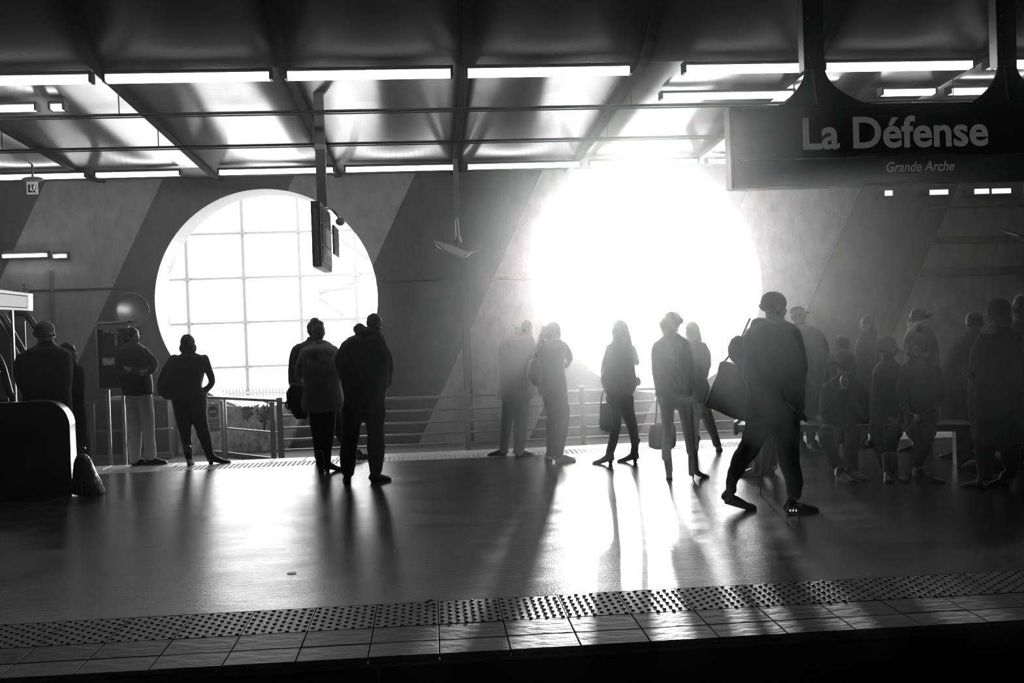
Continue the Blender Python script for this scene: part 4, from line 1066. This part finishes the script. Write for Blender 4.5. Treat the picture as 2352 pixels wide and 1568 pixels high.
# --- centre left group
_, pt5, m5, y5 = person('dark-coated person with a shoulder bag, half hidden behind the hooded grey coat', 2, (478, 358, 104), [(415, 440, 520), (430, 420, 570), (462, 352, 615), (500, 328, 625), (580, 316, 628), (680, 313, 625), (750, 330, 640), (850, 400, 660), (900, 430, 670)],
       legs=[[(520, 900, 52), (510, 1040, 40), (515, 1160, 32), (520, 1240, 28)], [(620, 900, 52), (660, 1040, 42), (715, 1150, 34), (775, 1225, 28)]],
       shoes=[(520, 1262, 0, 'shoe'), (790, 1256, 60, 'shoe')], yaw=0, hyaw=-10, hair='short', coat=C_BLACK, trous=C_BLACK)
bag('shoulder_bag', 'dark bulging shoulder bag hanging behind the couple at centre left', 2, y5 - .28, [(722, 330, 400), (745, 318, 420), (800, 305, 430), (870, 308, 440), (930, 335, 445), (968, 368, 440)], M_LEATH,
    straps=[[(325, 745, -.05), (300, 790, -.05), (303, 850, -.05), (310, 900, -.05)], [(310, 905, -.04), (290, 880, -.04), (300, 845, -.04), (315, 850, -.04)], [(340, 735), (345, 600, .1), (350, 490, .2)]], thick=.08)
person('person with hair in a bun and a pale grey hooded coat, back turned', 2, (520, 375, 112), [(446, 488, 568), (462, 440, 615), (482, 405, 648), (520, 392, 658), (600, 398, 660), (680, 415, 662), (760, 418, 672), (850, 405, 688), (900, 412, 680), (918, 430, 655)],
       legs=[[(505, 890, 58), (505, 1030, 46), (520, 1160, 34), (530, 1280, 27)], [(588, 890, 58), (592, 1030, 44), (580, 1160, 32), (572, 1280, 27)]],
       shoes=[(532, 1345, 0, 'boot'), (570, 1338, 62, 'boot')], arms=[[(415, 520, 30), (388, 620, 27, -.03), (385, 700, 23, .08), (440, 735, 18, .22)], [(640, 520, 28), (668, 620, 24, .0), (672, 690, 20, .12), (640, 720, 16, .24)]],
       yaw=0, hyaw=10, hair='bun', hairx=[[(492, 302, 33, 0)], [(530, 318, 26, 0)]], coat=C_MID, trous=C_BLACK, hoodx=[(520, 510, 118, 52, -.11), (525, 560, 90, 50, -.12)], rough=.016, coatname='hooded_coat')
person('tall broad person in black jacket and loose trousers looking down to the right', 2, (905, 310, 128), [(378, 820, 950), (395, 745, 965), (420, 700, 982), (480, 668, 1005), (560, 660, 1015), (640, 662, 1012), (720, 682, 1003), (790, 696, 985), (860, 690, 975), (905, 682, 982)],
       legs=[[(755, 920, 82), (745, 1040, 66), (730, 1150, 60), (722, 1250, 56), (722, 1330, 44)], [(905, 920, 76), (912, 1040, 66), (915, 1150, 58), (916, 1250, 55), (912, 1325, 44)]],
       shoes=[(722, 1420, -8, 'sneaker'), (885, 1415, 52, 'sneaker')], arms=[[(705, 460, 34), (668, 570, 33, -.03), (690, 700, 28, .08), (760, 760, 20, .2)], [(965, 440, 34), (1000, 560, 33, -.02), (998, 700, 30, .03), (965, 770, 22, .12)]],
       yaw=8, hyaw=55, pitch=28, hair='bald', coat=C_BLACK, trous=C_BLACK, hoodx=[(800, 348, 48, 42, -.06), (850, 365, 60, 36, -.08)], skin=M_SKIND, rough=.016)
# --- centre right group
person('person in a long pale-topped overcoat and loose trousers looking down beside the long-haired one', 3, (362, 245, 112), [(290, 275, 385), (305, 220, 405), (330, 165, 418), (380, 138, 426), (450, 133, 428), (520, 140, 425), (600, 142, 424), (690, 134, 424), (768, 124, 412)],
       legs=[[(220, 780, 52), (210, 900, 46), (196, 1030, 42), (188, 1150, 36)], [(330, 780, 62), (322, 900, 56), (308, 1030, 50), (302, 1155, 42)]],
       shoes=[(205, 1198, -70, 'shoe'), (272, 1202, 74, 'shoe')], yaw=10, hyaw=50, pitch=25, hair='bald', coat=C_MID, trous=C_MID, coatname='overcoat', hoodx=[(290, 262, 36, 30, -.05)])
_, pt9, m9, y9 = person('long fair-haired person in a short jacket with both hands raised to the face', 3, (566, 270, 118), [(330, 520, 610), (350, 470, 640), (385, 440, 655), (450, 440, 650), (530, 445, 640), (620, 442, 650), (700, 440, 665), (738, 452, 668)],
       legs=[[(545, 760, 72), (560, 890, 54), (545, 1010, 44), (535, 1180, 32)], [(600, 760, 66), (628, 890, 54), (620, 1010, 46), (598, 1180, 34)]],
       shoes=[(532, 1250, 0, 'sneaker'), (575, 1250, 80, 'sneaker')], arms=[[(455, 380, 30), (425, 480, 28, .02), (470, 540, 20, .2), (540, 480, 16, .28)], [(640, 370, 30), (683, 465, 25, .02), (650, 520, 20, .16), (610, 450, 16, .26)]],
       yaw=50, hyaw=60, pitch=15, hair='long', hatmat=M_HAIRL, hairx=[[(495, 250, 30), (465, 330, 22), (430, 400, 14), (408, 462, 8)], [(560, 225, 34, -.02)]], coat=C_BLACK, trous=C_BLACK)
bag('shoulder_bag', 'slouchy shoulder bag at the left hip of the long fair-haired person', 3, y9 - .12, [(470, 395, 445), (500, 375, 460), (560, 358, 468), (610, 360, 465), (655, 395, 455), (668, 420, 448)], M_LEATH, straps=[[(405, 480), (440, 380, -.02), (480, 330, 0)], [(430, 480), (455, 400, .02), (490, 335, .04)]], thick=.06)
_, pt10, m10, y10 = person('person with very long straight hair, short flared jacket and ankle boots', 3, (1052, 255, 118), [(325, 1010, 1095), (345, 990, 1125), (385, 968, 1160), (450, 945, 1172), (540, 928, 1172), (610, 916, 1182), (650, 920, 1200), (690, 938, 1180), (735, 955, 1160)],
       legs=[[(1012, 770, 62), (1020, 890, 52), (1025, 990, 38), (1005, 1100, 32), (990, 1165, 27)], [(1105, 770, 60), (1122, 880, 50), (1155, 990, 38), (1168, 1080, 32), (1172, 1160, 27)]],
       shoes=[(1000, 1256, -76, 'boot'), (1185, 1244, -72, 'boot')], arms=[[(985, 390, 28), (950, 480, 27, -.02), (935, 580, 22, .06), (950, 660, 16, .1)], [(1150, 390, 26), (1175, 470, 22, .0), (1180, 505, 18, .1), (1120, 470, 16, .22)]],
       yaw=10, hyaw=-20, hair='long', hairx=[[(1080, 230, 38), (1110, 330, 34), (1135, 420, 28), (1150, 490, 16)], [(1030, 260, 36), (1050, 340, 34), (1070, 410, 20)]], coat=C_DARK, trous=C_BLACK, hoodx=[(1190, 640, 24, 34, .05)])
bag('shopping_bag', 'dark flat shopping bag hanging at the left of the person with very long straight hair', 3, y10 - .1, [(805, 910, 955), (830, 906, 985), (920, 905, 1000), (990, 912, 1005), (1020, 950, 1000)], M_LEATH, straps=[[(915, 815), (925, 740, .03), (950, 690, .05)]], thick=.05)
_, pt12, m12, y12 = person('long-haired person in dark trousers standing half behind the pale-trousered one', 3, (1598, 262, 118), [(335, 1560, 1640), (352, 1540, 1690), (385, 1525, 1715), (450, 1525, 1738), (530, 1530, 1746), (600, 1545, 1715), (700, 1565, 1728), (800, 1585, 1705), (868, 1598, 1700)],
       legs=[[(1625, 840, 46), (1622, 960, 32), (1622, 1060, 26), (1628, 1140, 21)], [(1685, 840, 58), (1730, 950, 42), (1765, 1040, 34), (1783, 1110, 29)]],
       shoes=[(1630, 1186, 0, 'boot'), (1795, 1170, 20, 'boot')], yaw=10, hyaw=20, hair='long', hairx=[[(1610, 235, 42), (1640, 320, 32), (1650, 380, 18)]], coat=C_BLACK, trous=C_BLACK)
_, pt11, m11, y11 = person('person with tousled hair, cropped pale trousers and high-heeled boots', 3, (1445, 235, 150), [(300, 1375, 1520), (322, 1345, 1560), (350, 1312, 1585), (420, 1300, 1598), (520, 1302, 1602), (610, 1305, 1602), (700, 1318, 1602), (752, 1320, 1602)],
       legs=[[(1412, 770, 66), (1415, 900, 50), (1418, 1000, 42), (1412, 1110, 40), (1408, 1210, 34)], [(1538, 770, 66), (1558, 900, 50), (1572, 1000, 46), (1585, 1090, 42), (1594, 1165, 37)]],
       shoes=[(1430, 1385, 12, 'heel'), (1598, 1372, 68, 'heel')], yaw=5, hyaw=40, hair='curly', hairx=[[(1400, 260, 34)], [(1395, 210, 38)], [(1420, 165, 34)], [(1470, 160, 34)], [(1500, 185, 32)], [(1445, 150, 34)], [(1485, 160, 32)]], coat=C_DARK, trous=C_LIGHT)
bag('tote_bag', 'large dark tote bag with long handles beside the high-heeled boots', 3, y11 + .28, [(960, 1290, 1470), (985, 1280, 1480), (1050, 1270, 1482), (1120, 1267, 1475), (1142, 1300, 1450)], C_BLACK,
    straps=[[(1325, 970), (1332, 860), (1338, 760)], [(1430, 970), (1370, 840, .04), (1342, 760, .05)]], thick=.08, e=2.6)
# --- right: the person striding and those around
_, pt13, m13, y13 = person('large person striding to the right in dark sneakers carrying a wide flat bag', 4, (482, 188, 176, .0), [(262, 400, 560), (285, 345, 605), (320, 300, 640), (400, 262, 665), (480, 255, 680), (580, 280, 680), (680, 300, 675), (780, 305, 665), (880, 305, 640)],
       legs=[[(400, 880, 92), (345, 1010, 70), (270, 1140, 55), (225, 1240, 40), (212, 1310, 34)], [(545, 880, 98), (560, 1020, 80), (585, 1160, 66), (605, 1260, 56), (605, 1335, 46)]],
       shoes=[(178, 1446, 84, 'sneaker'), (560, 1462, 84, 'sneaker')], arms=[[(320, 380, 46), (292, 500, 44, .02), (320, 600, 36, .05), (360, 650, 24, .08)], [(600, 380, 48), (640, 540, 46, -.05), (640, 680, 38, .02), (640, 770, 26, .05)]],
       yaw=70, hyaw=75, pitch=8, hair='beanie', coat=C_BLACK, trous=C_BLACK, coatname='padded_coat', thick=1.0, lift=(.07, 0), shoe_mat=mat('sneaker_mesh', .02, .6), rough=.015, hoodx=[(400, 290, 70, 50, -.02), (255, 440, 62, 95, .03)], hatmat=C_BLACK)
bag('flat_bag', 'wide flat portfolio bag slanting behind the striding person', 4, y13 + .25, [(518, 148, 200), (560, 135, 300), (640, 105, 330), (720, 70, 350), (790, 48, 350), (820, 130, 345), (860, 220, 335), (886, 290, 330)], C_DARK, straps=[[(170, 520), (260, 400, .0), (330, 250, 0.05)]], thick=.06, e=3.5)
bag('plastic_bag', 'small pale plastic bag at the hip of the striding person', 4, y13 - .20, [(768, 548, 560), (790, 575, 605), (820, 605, 655), (860, 650, 682), (888, 672, 686)], mat('plastic_white', .45, .4), thick=.02, e=2.2, disp=.004, vox=.007)
# swoosh marks on the sneakers
def swoosh(f, y, parent_label):
    ox, oy, sc = 1630, 1100, 8.711
    pts = [(300, 385), (345, 440), (400, 490), (450, 515), (462, 490), (445, 440), (425, 480), (370, 440)]
    return pts
for ob in [o for o in bpy.data.objects if o.name.startswith('person') and o.get('label', '').startswith('large person striding')]:
    shs = [c for c in ob.children if c.name.startswith('shoe')]
    for sh, (dxp, Yf) in zip(shs, ((0, None), (1370, None))):
        co = np.array([v.co[:] for v in sh.data.vertices]) + np.array(ob.location); Yf = co[:, 1].min() - .004
        pts = [(300, 385), (340, 440), (395, 488), (450, 515), (464, 488), (447, 438), (425, 476), (372, 440)]
        if dxp: pts = [(1690, 505), (1740, 525), (1800, 540), (1840, 545), (1850, 520), (1835, 495), (1815, 520), (1750, 512)]
        V = [un(1630 + x / 8.711, 1100 + y / 8.711, Yf) for x, y in pts]; V2 = [v + np.array([0, .035, 0]) for v in V]; n = len(V)
        o = part('swoosh_mark', (V + V2, [tuple(range(n)), tuple(range(n, 2 * n))[::-1]] + [(i, (i + 1) % n, n + (i + 1) % n, n + i) for i in range(n)]), mat('swoosh_grey', .25, .4), sh, loc=ob.location); fixn(o.data)
        if dxp:
            for x in (1611, 1671, 1732):
                c = un(1630 + x / 8.711, 1100 + 627 / 8.711, Yf); part('sole_window', ell(c, (.006, .006, .009), nu=8, nv=6), mat('sole_glint', .8, .3, emit=.8), sh, loc=ob.location)  # emission paints a bright glint on each sole window
person('person in a flat cap standing right behind the striding person', 4, (630, 228, 112), [(285, 600, 680), (300, 575, 725), (330, 555, 775), (400, 545, 815), (500, 545, 820), (620, 555, 800), (740, 565, 770), (850, 570, 760)],
       Y0=12.6, yaw=140, hyaw=85, hair='cap', coat=C_BLACK, coatname='coat')
_, ptx, mx_, yx = person('person mostly hidden behind the striding one, only dark shoes showing', 4, (395, 330, 105), [(390, 350, 430), (410, 320, 480), (440, 300, 510), (540, 300, 520), (680, 310, 520), (800, 320, 515), (880, 325, 510)],
       legs=[[(385, 860, 62), (385, 980, 48), (388, 1090, 38), (388, 1160, 32)], [(465, 860, 62), (470, 980, 46), (475, 1080, 36), (476, 1140, 30)]],
       shoes=[(398, 1222, -80, 'shoe'), (485, 1205, -60, 'shoe')], yaw=180, hyaw=180, hair='short', coat=C_BLACK, trous=C_BLACK)
# umbrella
uy = fl(1600 + 396 / 2.704, 640 + 1338 / 2.704)[1]
um = empty('umbrella', tuple(un(1600 + 395 / 2.704, 640 + 1335 / 2.704, uy)))
U_ = lambda x, y: un(1600 + x / 2.704, 640 + y / 2.704, uy); um1 = uy * 1.01 / (F * 2.704)
part('folded_canopy', tube([U_(445, 930), U_(440, 1010), U_(432, 1080), U_(418, 1170), U_(404, 1240)], [20 * um1, 36 * um1, 34 * um1, 22 * um1, 9 * um1], 12, 4), C_BLACK, um, smooth=True)
part('tip', tube([U_(404, 1240), U_(396, 1336)], [8 * um1, 4 * um1], 8, 1), M_BLACK, um, smooth=True)
part('shaft', tube([U_(445, 930), U_(452, 840)], .008, 8, 1), M_BLACK, um); part('grip', tube([U_(452, 840), U_(454, 815), U_(468, 800), U_(480, 815)], .012, 8, 3), M_BLACK, um, smooth=True)
tag(um, 'closed black umbrella pointing at the floor between the striding legs', 'umbrella')
# --- seated and standing group at the bench
SB = 'people around the bench'
person('seated person leaning forward in a knitted hat with hands at the mouth', 4, (918, 530, 150, -.15), [(600, 870, 975, -.12), (625, 830, 1010, -.10), (670, 780, 1050, -.05), (760, 765, 1070), (860, 770, 1075, .05), (950, 790, 1070, .10)],
       legs=[[(860, 965, 72, .05), (800, 965, 66, -.35), (850, 1110, 52, -.50), (885, 1240, 44, -.45)], [(960, 965, 72, .05), (975, 965, 66, -.40), (950, 1110, 52, -.55), (935, 1240, 46, -.60)]],
       shoes=[(880, 1262, 170, 'sneaker'), (935, 1240, 160, 'sneaker')], arms=[[(810, 690, 34, -.05), (800, 830, 32, -.2), (880, 740, 24, -.34), (905, 690, 18, -.36)], [(1030, 690, 34, -.05), (1040, 840, 32, -.2), (960, 750, 24, -.34), (925, 690, 18, -.36)]],
       Y0=11.2, yaw=175, hyaw=165, pitch=25, hair='beanie', hatmat=C_DARK, coat=C_BLACK, seated=True, skin=M_SKIND, face=True)
person('seated person facing away on the bench, rim-lit hair, behind the hatted leaning person', 4, (897, 425, 132), [(495, 850, 940), (515, 815, 975), (550, 795, 1000), (650, 785, 1005), (780, 790, 1005), (930, 800, 1000)],
       legs=[[(860, 950, 66), (850, 955, 60, .4), (850, 1080, 46, .5), (850, 1170, 40, .5)], [(940, 950, 66), (945, 955, 60, .4), (940, 1080, 46, .5), (940, 1170, 40, .5)]], Y0=11.6, yaw=0, hair='short', coat=C_DARK, seated=True)
person('seated person in a knitted hat and dark puffer, facing the camera between two others', 5, (548, 475, 168, -.05), [(545, 510, 595), (568, 475, 625), (600, 452, 648), (700, 440, 660), (800, 438, 662), (920, 438, 660), (1010, 445, 655)],
       legs=[[(500, 1020, 66), (470, 1010, 62, -.35), (500, 1140, 50, -.48), (540, 1260, 44, -.50)], [(600, 1020, 66), (600, 1010, 62, -.35), (570, 1140, 50, -.48), (570, 1270, 46, -.55)]],
       shoes=[(545, 1345, 200, 'boot'), (575, 1368, 170, 'boot')], Y0=11.15, yaw=180, hyaw=175, pitch=8, hair='beanie', hatmat=C_BLACK, coat=C_BLACK, seated=True, skin=M_SKIND, face=True)
person('seated person with clasped hands and one leg stretched forward, nearest the bench leg', 5, (738, 450, 150, -.05), [(520, 705, 785), (545, 680, 825), (590, 665, 865), (700, 660, 885), (820, 662, 890), (930, 665, 885), (1010, 668, 875)],
       legs=[[(720, 1020, 68), (740, 1020, 64, -.35), (770, 1130, 58, -.42), (705, 1290, 40, -.40)], [(820, 1020, 68), (800, 1015, 64, -.35), (790, 1120, 56, -.45), (730, 1270, 42, -.50)]],
       shoes=[(680, 1330, 95, 'shoe'), (735, 1362, 110, 'shoe')], arms=[[(665, 600, 36), (640, 780, 34, -.05), (690, 900, 24, -.30), (720, 915, 18, -.38)], [(860, 600, 36), (890, 780, 34, -.05), (820, 900, 24, -.30), (765, 920, 18, -.38)]],
       Y0=10.75, yaw=185, hyaw=215, pitch=15, hair='hood', coat=C_BLACK, seated=True, face=True)
person('standing person with hair in a bun, glasses and a light scarf, in profile', 5, (742, 258, 108), [(318, 700, 800), (345, 680, 840), (390, 668, 868), (460, 665, 880), (560, 668, 888), (700, 670, 890), (850, 675, 885)],
       Y0=12.3, yaw=-75, hyaw=-88, pitch=5, hair='bun', hairx=[[(822, 243, 24, 0)], [(790, 250, 22, 0)]], coat=C_GREY, coatname='coat', scarf=[(800, 290, 22, -.08), (740, 320, 26, -.12), (700, 370, 26, -.14), (665, 420, 20, -.12), (660, 470, 14, -.1)], face=True)
person('person seen in hazy profile standing between the seated people, long hair', 5, (415, 300, 120), [(365, 375, 450), (390, 350, 480), (430, 335, 495), (520, 330, 500), (650, 330, 505), (800, 335, 500), (900, 340, 500)],
       Y0=12.8, yaw=-70, hyaw=-80, hair='long', hairx=[[(440, 300, 34), (455, 380, 30), (460, 440, 20)]], coat=C_DARK, coatname='coat')
person('bespectacled person with lit face looking down to the left, by the bench end', 5, (1122, 292, 122), [(362, 1060, 1165), (385, 1020, 1205), (425, 985, 1235), (500, 945, 1245), (600, 905, 1250), (720, 880, 1250), (850, 890, 1245), (1000, 900, 1240)],
       Y0=11.6, yaw=-60, hyaw=-75, pitch=22, hair='short', coat=C_BLACK, coatname='coat', face=True)
person('hooded person in a long black coat at the right with rim-lit sleeve, standing nearest', 5, (1272, 225, 150), [(325, 1225, 1370), (350, 1190, 1410), (400, 1150, 1445), (480, 1120, 1462), (560, 1105, 1468), (660, 1092, 1472), (780, 1085, 1478), (900, 1090, 1480), (1020, 1110, 1480), (1090, 1130, 1480)],
       legs=[[(1205, 1070, 78), (1200, 1170, 66), (1200, 1240, 56), (1205, 1310, 46)], [(1370, 1070, 80), (1370, 1170, 66), (1370, 1240, 56), (1370, 1300, 46)]],
       shoes=[(1205, 1405, -30, 'shoe'), (1360, 1395, -60, 'shoe')], yaw=-60, hyaw=-70, hair='hood', coat=C_BLACK, coatname='long_coat', rough=.018, arms=[[(1190, 400, 46, -.1), (1135, 560, 42, -.15), (1120, 680, 34, -.2), (1100, 640, 20, -.3)], [(1420, 400, 44), (1440, 560, 42), (1420, 700, 34, .1), (1370, 740, 22, .15)]])
person('person cut by the right edge with head turned left, behind the hooded one', 5, (1442, 175, 140), [(245, 1400, 1490), (270, 1385, 1530), (320, 1370, 1570), (420, 1365, 1590), (560, 1365, 1590), (750, 1370, 1585), (950, 1370, 1580)],
       Y0=10.6, yaw=-70, hyaw=-80, hair='short', coat=C_BLACK, coatname='coat')
b_ = fl(2290, 1100); o = solid('rucksack', [ell((b_[0], b_[1] + .2, .09), (.26, .13, .085)), ell((b_[0] + .05, b_[1] + .2, .13), (.18, .1, .07))], .010, 2, C_DARK, None, .012, 10, (b_[0], b_[1] + .2, 0)); tag(o, 'low dark rucksack lying on the floor at the right edge', 'bag')

# ------------------------------------------------------------------ haze filling the hall and the air outside
hz = bpy.data.materials.new('thin_haze'); hz.use_nodes = True; nt = hz.node_tree; nt.nodes.clear()
out = nt.nodes.new('ShaderNodeOutputMaterial'); vs = nt.nodes.new('ShaderNodeVolumeScatter')
vs.inputs['Density'].default_value = HAZE_DENSITY; vs.inputs['Anisotropy'].default_value = 0.9; vs.inputs['Color'].default_value = (1, 1, 1, 1)
nt.links.new(vs.outputs[0], out.inputs['Volume'])
o = part('haze', box(-16.95, 16.95, 5.0, 58, -1.5, 9.5), hz, None, loc=(0, 0, 0)); tag(o, 'thin sunlit haze filling the whole station hall', 'haze', kind='stuff')
